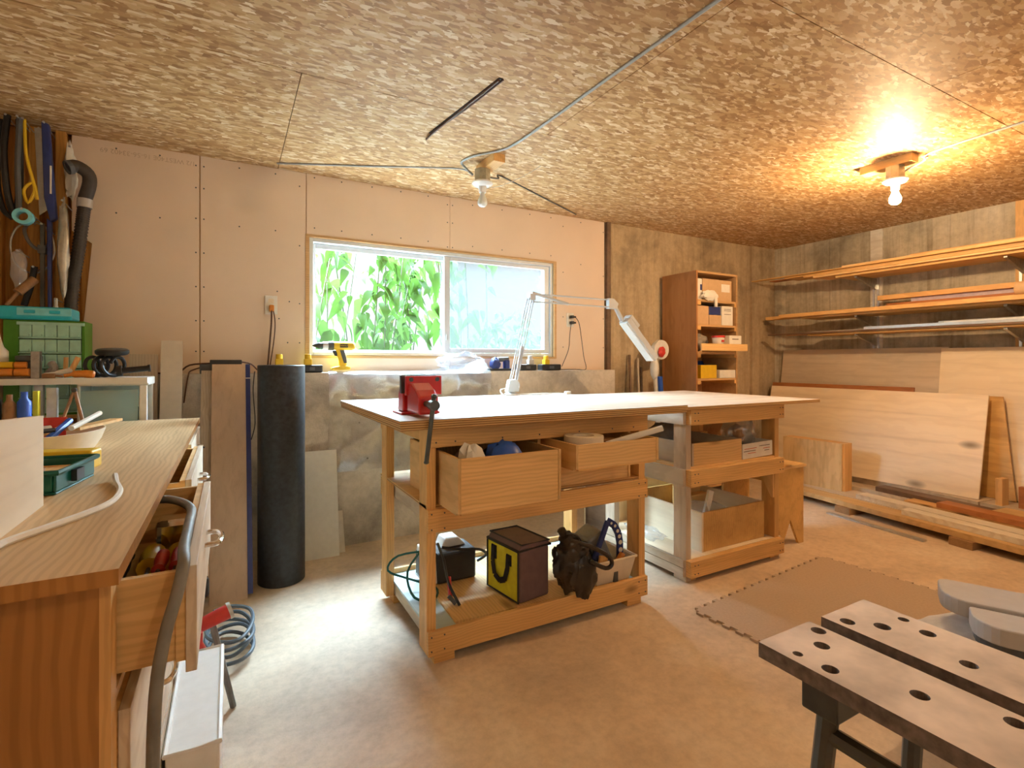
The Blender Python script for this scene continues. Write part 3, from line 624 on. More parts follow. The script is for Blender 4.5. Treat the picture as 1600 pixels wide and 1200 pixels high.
part(dc, 'seal', M(dm).tube([(-.05,-.06,-.09),(-.05,-.06,.10),(-.05,.06,.10),(-.05,.06,-.09)], .006, 6, 1, True), BLACK)
sq = thing('angle_square', 'navy blue angle bracket with a row of round holes', 'tool', (1.69,2.08,.2))
arc = [(1.62,.40),(1.66,.375),(1.687,.33),(1.697,.28),(1.697,.215),(1.690,.132)]
am = M(); yy = 1.98
for (a, b) in zip(arc, arc[1:]):
    d = Vector((b[0]-a[0],0,b[1]-a[1])).normalized(); n = Vector((d.z,0,-d.x))*.017
    A = Vector((a[0],yy,a[1])); B = Vector((b[0],yy,b[1])); w = Vector((0,.012,0))
    am.add([A-n,A+n,B+n,B-n,A-n+w,A+n+w,B+n+w,B-n+w],[(0,1,2,3),(4,7,6,5),(0,4,5,1),(1,5,6,2),(2,6,7,3),(3,7,4,0)])
part(sq, 'arc', am, NAVY)
part(sq, 'straight_arm', M().cyl((1.62,yy+.006,.40),(1.545,yy+.014,.225),.014,n=8).cyl((1.545,yy+.014,.228),(1.63,yy+.014,.20),.012,n=8), NAVY)
for k in range(6):
    t = .12+k*.15; i = min(3,int(t*4)); u = t*4-i; x = arc[i][0]+(arc[i+1][0]-arc[i][0])*u; z = arc[i][1]+(arc[i+1][1]-arc[i][1])*u
    part(sq, 'hole', M().cyl((x,yy-.001,z),(x,yy+.0135,z),.0065+.0012*k,n=12), PAPER)
solid('wooden_mallet', 'orange wooden tool handle lying in the cream caddy', 'tool', M().tube([(1.615,1.957,.138),(1.655,1.953,.20),(1.685,1.949,.245)], [.012,.016,.014], 10), ORANGE, smooth=True)
solid('wood_scrap', 'pale wood offcut standing in the cream caddy', 'wood scrap', M(rotax((1.56,1.95,.2),12,'Y')).box(1.535,1.58,1.944,1.957,.135,.25), W_z)

# ================================================================== SECOND WORKBENCH
w2 = thing('workbench', 'short pine workbench with thin plywood top and loose boxes on shelves', 'workbench', (2.57, 2.3, 0))
part(w2, 'top_panel', M().box(2.07, 3.235, 1.90, 3.0, .927, .945), [TOP, EDGE], sel=topsel)
for x, y in ((2.137,1.968),(2.887,1.968),(2.137,2.552),(2.887,2.552)):
    part(w2, 'leg', M().box(x, x+.039, y, y+.089, 0, .927), W_pale_z if x < 2.5 else W_z, bevel=.003)
for nm, z0, z1 in (('apron',.842,.927),('middle_rail',.513,.602),('bottom_rail',.03,.118)):
    part(w2, nm, M().box(2.137, 2.926, 1.932, 1.968, z0, z1), W_x, bevel=.002)
    part(w2, nm, M().box(2.137, 2.926, 2.641, 2.66, z0, z1), W_x, bevel=.002)
for x in (2.118, 2.926):
    part(w2, 'side_rail', M().box(x, x+.019, 1.97, 2.64, .513, .602), W_pale_y); part(w2, 'side_rail', M().box(x, x+.019, 1.97, 2.64, .842, .927), W_pale_y)
    part(w2, 'side_rail', M().box(x, x+.019, 1.97, 2.64, .03, .075), W_pale_y); part(w2, 'side_rail', M().box(x, x+.019, 1.97, 2.64, .079, .118), W_pale_y)
part(w2, 'middle_shelf', M().box(2.14, 2.92, 1.97, 2.64, .602, .612), PLY_x)
part(w2, 'bottom_shelf', M().box(2.14, 2.92, 1.97, 2.64, .106, .118), PLY_white)
part(w2, 'brace', M().prism([(1.972,.50),(2.06,.50),(1.985,.36),(1.972,.36)], 2.875, 2.885, 'x'), PLY_z)
for x in (2.165, 2.85): part(w2, 'foot_block', M().box(x, x+.05, 1.97, 2.05, 0, .03), W_x)
scr = M()
for x in (2.165,2.19,2.885,2.91):
    for z in (.05,.095,.535,.58,.865,.905): scr.cyl((x,1.9295,z),(x,1.934,z),.0032,n=8)
part(w2, 'screw', scr, STEEL)['kind'] = 'stuff'

def crate(name, label, x0,x1,y0,y1,z0,z1, mf, ms, t=.014):
    b = thing(name, label, 'box', ((x0+x1)/2,(y0+y1)/2,z0))
    part(b, 'front', M().box(x0+t,x1,y0,y0+t,z0,z1), mf, bevel=.001); part(b, 'back', M().box(x0,x1,y1-t,y1,z0,z1), mf)
    part(b, 'side', M().box(x0,x0+t,y0,y1-t,z0,z1), ms, bevel=.001); part(b, 'side', M().box(x1-t,x1,y0+t,y1-t,z0,z1), ms); part(b, 'bottom', M().box(x0+t,x1-t,y0+t,y1-t,z0,z0+.008), ms)
    return b
crate('wooden_box', 'open wooden drawer box on the upper shelf of the short workbench', 2.19, 2.595, 1.975, 2.52, .613, .735, PLY_x, PLY_old)
crate('wooden_box', 'large open wooden box on the bottom shelf of the short workbench', 2.30, 2.84, 2.005, 2.60, .119, .336, PLY_orange, PLY_white)
crt = thing('carton', 'open white carton with faded print beside the wooden drawer box', 'carton', (2.77,2.07,.613))
cm = rotax((2.62,2.0,.613),-1.5,'Y')
part(crt, 'tray', M(cm).open_box(2.605,2.875,1.975,2.25,.6135,.70,.004), PAPER)
for i, (a, b, z) in enumerate(((2.62,2.73,.668),(2.615,2.72,.654),(2.65,2.72,.641),(2.755,2.85,.675),(2.79,2.85,.658),(2.80,2.845,.645))):
    part(crt, 'print_line', M(cm).box(a,b,1.9742,1.9752,z,z+.0035), INK if i%2 else PRNT)
bagp = thing('plastic_bag', 'clear plastic bag of leather scraps piled on the white carton', 'bag', (2.735,2.11,.70))
part(bagp, 'film', crumple(M(), (2.74,2.115,.74), .108, .10, .112, 11), BAGM, smooth=True)
part(bagp, 'scrap', crumple(M(), (2.695,2.085,.745), .05, .05, .055, 12), BRONZE, smooth=True)
part(bagp, 'scrap', crumple(M(), (2.785,2.10,.715), .05, .05, .055, 13), CLOTH, smooth=True)
solid('rag', 'dark grey rag lying in the wooden drawer box', 'rag', M().blob((2.38,2.35,.72),.15,.10,.085,16,10,.12,8), CLOTH, smooth=True)
solid('tool_case', 'black tool case behind the wooden drawer box under the bench top', 'case', M().prism([(2.19,.613),(2.40,.613),(2.40,.80),(2.37,.835),(2.22,.835),(2.19,.80)], 2.54, 2.635, 'y'), BLACK, bevel=.006)
solid('wood_scrap', 'yellow pine offcuts behind the clear plastic bag', 'wood scrap', M().box(2.74,2.88,2.50,2.53,.613,.86).box(2.76,2.88,2.46,2.49,.613,.70), W_z)
pb = thing('plastic_bag', 'clear crumpled bag inside the large wooden box', 'bag', (2.58,2.25,.20))
part(pb, 'film', crumple(M(), (2.56,2.22,.225), .16, .13, .095, 21, amp=.2), BAGM, smooth=True)
solid('hand_tool', 'pale metal bracket leaning in the large wooden box', 'tool', M(rotax((2.40,2.08,.3),18,'Y')).box(2.395,2.435,2.07,2.085,.122,.44).box(2.395,2.415,2.064,2.07,.38,.42).cyl((2.37,2.06,.38),(2.43,2.05,.29),.004), PAPER)
solid('wood_scrap', 'short offcuts resting at the back of the large wooden box', 'wood scrap', M().box(2.60,2.82,2.47,2.51,.128,.37).box(2.66,2.82,2.40,2.46,.128,.30), W_x)
solid('plastic_bag', 'thin clear plastic bag spilling beside the large wooden box', 'bag', crumple(M(), (2.215,2.36,.150), .062, .15, .033, 31, amp=.25), BAGM, smooth=True)
tr = crate('wooden_tray', 'wooden tray of red cans standing behind the short workbench', 2.22, 2.96, 2.72, 2.98, 0, .40, PLY_white, DARKW)
for i, (x, m, lb_) in enumerate(((2.30,REDP,'red can in the wooden tray behind the short workbench'),(2.44,PAPER,'white can beside the red can in the tray'),(2.56,REDP,'red lidded can beside the white can in the tray'))):
    c = thing('paint_can', lb_, 'can', (x,2.85,.009)); part(c, 'can_body', M().lathe([(.055,.009),(.058,.015),(.058,.46),(.052,.47)], (x,2.85,0), 20), m, smooth=True); part(c, 'lid', M().lathe([(.05,.471),(.05,.477),(.03,.478)], (x,2.85,0), 18), ALU)

# step stool
st = thing('step_stool', 'plywood step stool with notched legs beside the short workbench', 'stool', (3.15,2.27,0))
def leg_poly(x0,x1,z1): c = (x0+x1)/2; return [(x0,0),(x0+.05,0),(c,.165),(x1-.05,0),(x1,0),(x1,z1),(x0,z1)]
for y in (2.04, 2.44): part(st, 'side_panel', M().prism(leg_poly(3.015,3.29,.497), y, y+.016, 'y'), PLY_orange)
part(st, 'top', M().box(3.005,3.30,2.025,2.475,.497,.515), PLY_x, bevel=.002)
part(st, 'stretcher', M().box(3.14,3.156,2.056,2.44,.38,.497), PLY_x)

# ================================================================== FOAM MAT
fm = rotz((1.925,1.712,0), 5); teeth = []
def edge(p0, p1, n, w):
    p0 = Vector(p0); p1 = Vector(p1); d = (p1-p0)/n; o = Vector((d.y,-d.x)).normalized()*w; r = []
    for i in range(n):
        a = p0+d*i; r += [a+d*.05, a+d*.30, a+d*.22+o, a+d*.78+o, a+d*.70, a+d*.95]
    return [(q.x,q.y) for q in r]
P4 = [(1.925,.52),(3.12,.52),(3.12,1.712),(1.925,1.712)]
poly = []
for i in range(4): poly += edge(P4[i], P4[(i+1)%4], 18, .017)
solid('foam_mat', 'brown interlocking foam floor mat with toothed edges', 'mat', M(fm).prism(poly, .0005, .011, 'z'), FOAM)

# ================================================================== BOOKCASE
bc = thing('bookcase', 'tall stained plywood bookcase against the concrete wall', 'bookcase', (3.765,3.31,0))
part(bc, 'side_panel', M().box(3.50,3.518,3.11,3.505,0,1.963), SHELFW, bevel=.001); part(bc, 'side_panel', M().box(4.012,4.03,3.11,3.505,0,1.963), SHELFL)
part(bc, 'back_panel', M().box(3.518,4.012,3.495,3.505,0,1.95), SHELFL)
part(bc, 'top_panel', M().box(3.518,4.012,3.11,3.495,1.945,1.963), SHELFL)
for z in (1.70,1.485,1.245,1.015,.7,.4,.08):
    part(bc, 'shelf', M().box(3.518,4.012,3.115,3.495,z,z+.018), SHELFL)
    part(bc, 'cleat', M().box(3.518,3.56,3.112,3.49,z-.03,z), W_y); part(bc, 'cleat', M().box(3.99,4.012,3.112,3.49,z-.03,z), W_y)
part(bc, 'ledge_board', M().box(3.40,3.97,2.962,2.974,1.272,1.33), PLY_x)
def carton(label, x0,x1,y0,y1,z0,z1, m=None, flap=True, lab=None):
    c = thing('cardboard_box', label, 'box', ((x0+x1)/2,(y0+y1)/2,z0))
    part(c, 'carton', M().box(x0,x1,y0,y1,z0,z1), m or CARD, bevel=.003)
    part(c, 'tape', M().box((x0+x1)/2-.02,(x0+x1)/2+.02,y0-.0006,y1,z1,z1+.0006), PAPER)
    if lab: part(c, 'paper_label', M().box(lab[0],lab[1],y0-.001,y0,lab[2],lab[3]), PAPER)
    return c
carton('large cardboard box on the top shelf of the bookcase', 3.60,3.975,3.13,3.42,1.7185,1.905, lab=(3.84,3.95,1.80,1.87))
bx = carton('slim white box standing left of the large cardboard box', 3.525,3.594,3.13,3.40,1.7185,1.90, PAPER); part(bx, 'blue_mark', M().box(3.57,3.592,3.129,3.13,1.80,1.85), NAVY)
solid('rag', 'white rag hanging off the top bookcase shelf', 'rag', crumple(M(), (3.66,3.105,1.755), .10, .018, .045, 41, amp=.3).box(3.72,3.75,3.096,3.108,1.66,1.75), PAPER, smooth=True)
carton('tall tan cardboard box on the second bookcase shelf', 3.53,3.672,3.125,3.40,1.5035,1.665)
carton('tan cardboard box under a blue case on the second shelf', 3.68,3.835,3.125,3.35,1.5035,1.59)
solid('blue_case', 'navy blue case on top of a cardboard box in the bookcase', 'case', M().box(3.685,3.83,3.13,3.33,1.591,1.665), NAVY, bevel=.006)
ct = carton('white printed carton at the end of the second shelf', 3.84,3.986,3.125,3.35,1.5035,1.675, PAPER)
for z in (1.645,1.632,1.60): part(ct, 'print_line', M().box(3.87,3.96,3.124,3.125,z,z+.004), INK)
solid('cloth_bag', 'grey cloth bundle on the third bookcase shelf', 'bag', crumple(M(), (3.63,3.21,1.355), .085, .08, .075, 44, amp=.2), CLOTH, smooth=True)
tub = thing('plastic_tub', 'white plastic tub with red lid on the third shelf', 'tub', (3.69,3.04,1.3305))
part(tub, 'cup', M().lathe([(.040,1.331),(.044,1.335),(.052,1.385),(.05,1.386)], (3.69,3.04,0), 20), PAPER, smooth=True); part(tub, 'lid', M().lathe([(.055,1.386),(.056,1.402),(.05,1.404)], (3.69,3.04,0), 20), REDP, smooth=True)
part(tub, 'label', M().box(3.675,3.705,2.990,2.996,1.348,1.365), REDP)
sb_ = carton('small white printed box right of the red lidded tub', 3.765,3.92,2.985,3.10,1.331,1.405, PAPER); part(sb_, 'print_line', M().box(3.80,3.88,2.984,2.985,1.37,1.378), INK)
part(bc, 'box_shelf', M().box(3.56,3.97,2.975,3.109,1.322,1.3305), PLY_x)
carton('yellow box on the fourth bookcase shelf', 3.58,3.78,3.13,3.32,1.0335,1.15, YEL)
carton('open white box at the end of the fourth shelf', 3.80,4.005,3.112,3.30,1.0335,1.105, PAPER)
solid('tool_bag', 'blue and black tool bag behind the yellow box', 'bag', crumple(M(), (3.80,3.405,1.115), .17, .06, .075, 47), BLUE, smooth=True)
# pole with round head and sticks beside the bookcase
tp = thing('string_trimmer', 'white pole with round head leaning beside the bookcase', 'tool', (3.30,3.33,0))
part(tp, 'pole', M().cyl((3.31,3.32,.0),(3.27,3.37,1.25),.020,n=12), WPL, smooth=True); part(tp, 'guard', M().lathe([(.0,-.03),(.085,-.03),(.09,0),(.08,.02),(.0,.022)], (3.33,3.37,1.285), 24, 'y'), WPL, smooth=True)
part(tp, 'hub', crumple(M(), (3.315,3.325,1.265), .04,.02,.045, 51), REDP, smooth=True); part(tp, 'motor', M().blob((3.262,3.36,1.12),.038,.04,.10,12,8), WPL, smooth=True)
part(tp, 'label', M().cyl((3.303,3.325,.92),(3.299,3.33,1.05),.0215,n=12), BLUE)
for i, (x0,x1,z,m_,lb_) in enumerate(((3.055,3.115,1.24,DARKW,'thin dark stick leaning on the concrete wall'),(3.16,3.21,1.21,W_pale_z,'pale wooden stick leaning beside the dark stick'),(3.19,3.25,1.13,DARKW,'dark lath leaning between pole and pale stick'))):
    solid('stick', lb_, 'stick', M().cyl((x0,3.40,0),(x1,3.515,z),.011,n=6), m_)

# ================================================================== SHELVES ON THE RIGHT WALL
for i, y in enumerate((2.53,1.53)):
    s = thing('shelf_standard', ('slotted metal shelf standard with brackets near the bookcase corner','slotted metal shelf standard with brackets over the right hand plywood sheet')[i], 'shelf bracket', (5.19,y,0))
    part(s, 'backing_board', M().box(5.18,5.199,y-.05,y+.05,.9,2.385), PAINTW if i == 0 else W_z)
    part(s, 'upright', M().box(5.168,5.18,y-.026,y-.010,1.15,2.0).box(5.168,5.18,y+.010,y+.026,1.15,2.0), ALU)
    for z in (1.935,1.588,1.425):
        part(s, 'bracket', M().prism([(5.168,z-.10),(5.168,z),(4.84,z),(4.84,z-.014)], y-.010, y+.010, 'y'), GALV)
def plank(label, x0,x1,y0,y1,z0,z1,m,rot=0,name='board',cat='board', tilt=0):
    return solid(name, label, cat, M(rotz(((x0+x1)/2,y1,z0),rot)).box(x0,x1,y0,y1,z0,z1), m, bevel=.0015)
plank('wide orange shelf board on the highest brackets', 4.80,5.12,.6,2.68,1.937,1.957,PLY_orange)
plank('plywood strip stacked on the highest shelf board', 4.76,5.02,.5,2.86,1.9575,1.972,PLY_y)
plank('second plywood strip stacked on the highest shelf', 4.755,5.0,.45,2.95,1.9725,1.988,W_y)
plank('third orange plywood strip stacked on the highest shelf', 4.77,5.0,.45,3.15,1.9885,2.003,PLY_orange)
plank('long thin lath reaching towards the corner on the highest shelf', 4.735,4.79,.4,3.49,2.0035,2.012,PLY_orange)
plank('pale top strip of the highest shelf stack', 4.75,4.95,.4,2.6,2.0125,2.028,PLY_y)
plank('narrow red brown strip hidden behind the highest shelf stack', 4.90,5.0,.6,3.40,2.0035,2.012,REDW)
plank('bowed strip lying at the very top of the highest shelf', 4.80,4.90,.4,2.1,2.0285,2.045,W_y)
plank('wide orange shelf board on the middle brackets', 4.80,5.12,.6,3.0,1.59,1.608,PLY_orange)
plank('pale pine board on front of the middle shelf', 4.755,4.87,.5,3.20,1.6085,1.642,W_y)
plank('long pine board reaching towards the corner on the middle shelf', 4.88,4.96,.5,3.43,1.6085,1.64,W_y)
plank('brown board lying behind the pale board on the middle shelf', 4.97,5.10,.4,2.35,1.6085,1.68,REDW)
plank('lavender painted board stacked on the middle shelf', 5.0,5.09,.4,2.18,1.6805,1.715,plain('lavender',(.50,.43,.50),.7))
plank('rounded pine board at the top of the middle shelf stack', 4.97,5.05,.4,2.42,1.7155,1.755,W_y)
plank('narrow orange shelf board on the lowest brackets', 4.82,5.10,.6,2.95,1.427,1.442,PLY_orange)
plank('long dark lath reaching towards the corner on the lowest shelf', 4.80,4.86,.5,3.35,1.4425,1.457,DARKW)
plank('grey plastic strip on the lowest shelf', 4.88,4.95,.5,2.95,1.4425,1.468,GREYP)
plank('shiny metal rail lying on the lowest shelf', 4.81,4.855,.5,2.45,1.4575,1.482,ALU,name='metal_rail',cat='rail')
plank('dark grey metal rail behind the shiny rail', 4.90,4.96,.5,1.95,1.4685,1.50,GREYM,name='metal_rail',cat='rail')
plank('thin brown lath angled on the lowest shelf', 4.955,4.985,.6,3.25,1.4425,1.455,REDW)
plank('white trim strip laid on the dark metal rail', 4.865,4.895,.4,1.9,1.4685,1.49,WHITE,name='trim_strip',cat='trim')
solid('cardboard_tube', 'end of a tan cardboard tube resting on the middle shelf', 'tube', M().lathe([(.036,.5),(.045,.5),(.045,1.46),(.036,1.46)], (4.80,0,1.687), 24, 'y', True), CARD, smooth=True)
solid('hook', 'black hooked rod lying across the highest shelf stack', 'hook', M().tube([(4.72,1.18,2.145),(4.73,1.12,2.085),(4.78,1.05,2.059),(4.9,.98,2.056)], .012, 8), BLACK, smooth=True)

# ================================================================== PLYWOOD SHEETS LEANING ON THE RIGHT WALL
def lean(label, y0, y1, xb, zb, xt, zt, th, m, name='plywood_sheet', cat='plywood', yt0=None, yt1=None):
    d = Vector((xt-xb,0,zt-zb)).normalized(); n = Vector((d.z,0,-d.x))*th
    yt0 = y0 if yt0 is None else yt0; yt1 = y1 if yt1 is None else yt1
    q = [Vector((xb,y0,zb)),Vector((xb,y1,zb)),Vector((xt,yt1,zt)),Vector((xt,yt0,zt))]
    return solid(name, label, cat, M().add(q+[p+n for p in q],[(0,1,2,3),(7,6,5,4),(0,4,5,1),(1,5,6,2),(2,6,7,3),(3,7,4,0)]), m)
lean('large greyish plywood sheet leaning under the shelves by the corner', 1.98, 3.41, 5.0, .175, 5.150, 1.30, .012, PLY_old)
lean('large pinkish knotty plywood sheet leaning right of the grey one', .5, 2.02, 4.975, .175, 5.13, 1.29, .012, PLY_white)
lean('brown edged plywood sheet behind the front leaning sheet', 2.15, 3.42, 4.86, .175, 4.985, .965, .016, REDW)
lean('big pale plywood sheet leaning in front of the others', 1.66, 3.41, 4.785, .175, 4.955, .93, .014, PLY_white)
lean('narrow yellow plywood offcut peeking out behind the big pale sheet', 1.50, 1.72, 4.93, .175, 5.02, .92, .012, PLY_orange, yt0=1.6)
pbx = thing('pine_box', 'shallow knotty pine box standing on the lumber pile', 'box', (4.56,2.72,.0905))
part(pbx, 'face_board', M().box(4.495,4.512,2.46,2.98,.0905,.49), wood('pine_face',(.76,.55,.28),(.66,.43,.19),'z',.9,knots=3.2)); part(pbx, 'end_board', M().box(4.512,4.62,2.445,2.462,.0905,.49), W_z); part(pbx, 'end_board', M().box(4.512,4.62,2.965,2.98,.0905,.49), W_z)
part(pbx, 'top_board', M().box(4.512,4.62,2.462,2.965,.475,.49), W_y); part(pbx, 'bottom_board', M().box(4.512,4.62,2.462,2.965,.0905,.105), W_y)
# lumber pile
LO = Vector((4.246,2.613,0)); LT = Vector((-.134,-.991,0)); LN = Vector((.991,-.134,0))
LMX = Matrix(((LT.x,LN.x,0,LO.x),(LT.y,LN.y,0,LO.y),(0,0,1,0),(0,0,0,1)))
def lum(label, t0,t1,n0,n1,z0,z1,m,name='board',cat='board'): return solid(name, label, cat, M(LMX).box(t0,t1,n0,n1,z0,z1), m, bevel=.002)
BLK = wood('sleeper', (.40,.24,.11), (.28,.15,.06), 'x')
lum('wooden sleeper block under the far end of the front board', .28,.40,-.03,.85,0,.05,BLK,'sleeper','block')
lum('wooden sleeper block under the middle of the lumber pile', 1.06,1.19,-.03,.85,0,.05,BLK,'sleeper','block')
lum('wooden sleeper block under the near end of the lumber pile', 2.0,2.12,-.03,.85,0,.05,BLK,'sleeper','block')
lum('wooden sleeper block beneath the knotty pine box', -.35,-.25,.05,.85,0,.05,BLK,'sleeper','block')
YB_ = wood('board_yellow',(.70,.48,.22),(.56,.34,.12),'y',knots=1.8)
lum('long front pine board lowest in the lumber pile', -.45,2.7,0,.16,.05,.088,YB_)
lum('wide pine board behind the front one in the lumber pile', -.5,2.7,.17,.42,.05,.09,W_pale_y)
lum('broad base board at the back of the lumber pile', -.75,2.7,.43,.84,.05,.12,W_pale_y)
lum('peeling white painted board on the lumber pile', .30,2.7,.18,.30,.0905,.125,PAINTW)
lum('cream coloured two by four on the front board', .72,2.7,.055,.145,.0885,.128,PAINTW)
lum('weathered dark grey board end on the lumber pile', .28,1.05,.44,.56,.1205,.158,DARKW)
lum('tan board under the orange board on the pile', .58,2.7,.31,.425,.0905,.135,W_y)
lum('orange board with dark red edge on the pile', .80,2.7,.305,.43,.1355,.172,REDW)
lum('spotted plank next to the leaning sheet', 1.06,2.7,.44,.60,.1205,.172,YB_)
lum('flat supporting plank under the leaning plywood sheets', -.75,.9,.60,.84,.1205,.172,W_pale_y)
lum('second supporting plank under the pinkish plywood sheet', .91,2.7,.605,.84,.1205,.172,W_pale_y)
lum('grained brown board standing on edge at the pile back', 1.10,2.7,.66,.70,.1725,.32,REDW)
lum('pale board standing behind the grained brown board', 1.25,2.7,.72,.75,.1725,.40,PLY_white)
lum('short orange block standing beside the big pale sheet', .99,1.03,.62,.70,.1725,.36,W_z)
lum('thin grey metal strip lying on the floor beside the pile', .30,.98,-.15,-.105,.0,.012,GREYM,'metal_strip','strip')

# ================================================================== PORTABLE WORKBENCH
pw = thing('portable_workbench', 'folding portable workbench with two worn wooden jaws', 'workbench', (.86,.2,0))
def jaw(x0,x1,holes):
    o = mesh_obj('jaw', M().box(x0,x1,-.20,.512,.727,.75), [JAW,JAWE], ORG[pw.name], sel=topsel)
    cut = M()
    for x, y, r in holes: cut.cyl((x,y,.70),(x,y,.78),r,n=18)
    co = mesh_obj('cut', cut, JAWE, ORG[pw.name])
    b = o.modifiers.new('b','BOOLEAN'); b.object = co; b.operation = 'DIFFERENCE'; b.solver = 'EXACT'
    bpy.context.view_layer.update(); dg = bpy.context.evaluated_depsgraph_get()
    me = bpy.data.meshes.new_from_object(o.evaluated_get(dg)); o.modifiers.clear(); o.data = me; bpy.data.objects.remove(co)
    o.parent = pw; return o
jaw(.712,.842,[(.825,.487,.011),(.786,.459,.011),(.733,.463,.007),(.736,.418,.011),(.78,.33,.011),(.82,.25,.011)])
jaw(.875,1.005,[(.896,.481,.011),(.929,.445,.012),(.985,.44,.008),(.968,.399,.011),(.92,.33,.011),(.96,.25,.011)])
ORG_pw = ORG[pw.name]
for y in (.40,-.12): part(pw, 'cross_rail', M().box(.72,1.0,y,y+.05,.685,.7265), STEEL, bevel=.003)
for x in (.735,.985):
    for y in (.42,-.10): part(pw, 'leg', M().cyl((x,y,.69),(x+(.04 if x > .9 else -.04),y+(.05 if y > 0 else -.05),.012),.014,n=10), STEEL)
part(pw, 'frame_rail', M().cyl((.735,.42,.66),(.735,-.10,.66),.012,n=8).cyl((.985,.42,.66),(.985,-.10,.66),.012,n=8), STEEL)
for x in (.695,1.025):
    for y in (.47,-.15): part(pw, 'foot', M().cyl((x,y,0),(x,y,.02),.02,n=10), BLACK)

# grey storage bin in a plastic bag
GO = Vector((1.84,.68,0)); GD = Vector((.44,-.898,0)); GN = Vector((.898,.44,0))
GM = Matrix(((GD.x,GN.x,0,GO.x),(GD.y,GN.y,0,GO.y),(0,0,1,0),(0,0,0,1)))
gb = thing('storage_bin', 'grey plastic bin with two part lid standing on the mat', 'bin', (2.1,.45,.011))
def rnd_poly(t0,t1,n0,n1,r0,r1):
    p = []
    for c, r, a0 in (((t0,n0),r0,180),((t1,n0),.01,270),((t1,n1),.01,0),((t0,n1),r1,90)):
        sx = 1 if c[0] == t0 else -1; sy = 1 if c[1] == n0 else -1
        for k in range(7):
            a = R(a0+15*k); p.append((c[0]+sx*r+r*math.cos(a), c[1]+sy*r+r*math.sin(a)))
    return p
part(gb, 'rear_lid', M(GM).prism(rnd_poly(-.03,.70,.112,.29,.075,.03), .405, .455, 'z'), GREYP, bevel=.004)
part(gb, 'front_lid', M(GM).prism(rnd_poly(.03,.70,-.02,.110,.07,.012), .395, .445, 'z'), GREYP, bevel=.004)
part(gb, 'bin_wall', M(GM).prism(rnd_poly(-.08,.58,.02,.26,.07,.05), .012, .424, 'z') if False else M(GM).prism(rnd_poly(.04,.66,.02,.26,.07,.05), .012, .389, 'z'), DGREY)
part(gb, 'bag_film', crumple(M(GM), (.32,.17,.235), .48, .29, .17, 61, 40, 20, .10), plain('white_film',(.70,.68,.66),.35,bmp=.1), smooth=True)

# ================================================================== THINGS AT THE BACK WALL, LEFT OF THE WINDOW
bp = thing('pipe', 'thick black plastic pipe standing upright by the concrete ledge', 'pipe', (.245,3.05,0))
pm = Matrix.Translation((.245,3.045,0)) @ Matrix.Rotation(0,4,'X')
part(bp, 'tube', M(pm).lathe([(.113,-.0),(.118,.004),(.118,1.158),(.113,1.162),(.104,1.160),(.104,.004)], (0,0,0), 48, closed=True), PIPE, smooth=True)
def leanb(label, x0,x1,yb,zt,yt,th,m,name='board',cat='board',zb=0,dx=0):
    d = Vector((0,yt-yb,zt-zb)).normalized(); n = Vector((0,d.z,-d.y))*th
    q = [Vector((x0,yb,zb)),Vector((x1,yb,zb)),Vector((x1+dx,yt,zt)),Vector((x0+dx,yt,zt))]
    return solid(name, label, cat, M().add(q+[p+n for p in q],[(0,1,2,3),(7,6,5,4),(0,4,5,1),(1,5,6,2),(2,6,7,3),(3,7,4,0)]), m)
hbp = thing('hardboard_panel', 'tall tan hardboard strip with blue edge leaning on the ledge', 'panel', (.0,2.88,0))
def lean_part(par, name, x0,x1,yb,zb,yt,zt,th,m):
    d = Vector((0,yt-yb,zt-zb)).normalized(); n = Vector((0,d.z,-d.y))*th
    q = [Vector((x0,yb,zb)),Vector((x1,yb,zb)),Vector((x1,yt,zt)),Vector((x0,yt,zt))]
    part(par, name, M().add(q+[p+n for p in q],[(0,1,2,3),(7,6,5,4),(0,4,5,1),(1,5,6,2),(2,6,7,3),(3,7,4,0)]), m)
lean_part(hbp, 'panel', -.088,.078,2.885,0,3.345,1.165,.016,HARD)
lean_part(hbp, 'blue_edge', .0785,.102,2.885,.02,3.345,1.165,.018,NAVY)
for a in (.06,.44,.93):
    z = 1.165*a; y = 2.885+.46*a; lean_part(hbp, 'edge_mark', .0785,.103,y-.001,z,y+.002,z+.006,.001,WHITE)
leanb('dark weathered board leaning behind the blue edged hardboard', -.14,.06,2.99,1.13,3.36,.02,W_pale_z)
leanb('pale drywall offcut leaning behind the bench', -.335,-.235,3.20,1.295,3.395,.013,plain('drywall_offcut',(.74,.66,.55),.9,var=.04),'drywall_offcut','drywall',dx=.005)
leanb('short brown board leaning behind the drywall offcut', -.47,-.345,3.30,1.22,3.392,.012,W_pale_z)
leanb('pinkish panel on the floor behind the leaning hardboard', -.20,-.06,3.10,.55,3.34,.012,plain('pink_board',(.62,.46,.37),.9,var=.05),'panel','panel')
leanb('white panel leaning on the ledge beside the black pipe', .34,.585,3.255,.63,3.360,.014,plain('white_board',(.72,.70,.64),.7,var=.04),'panel','panel')
leanb('short narrow white strip beside the white panel', .588,.628,3.30,.235,3.39,.012,plain('cream_strip',(.66,.60,.52),.7,var=.06),'strip','strip')

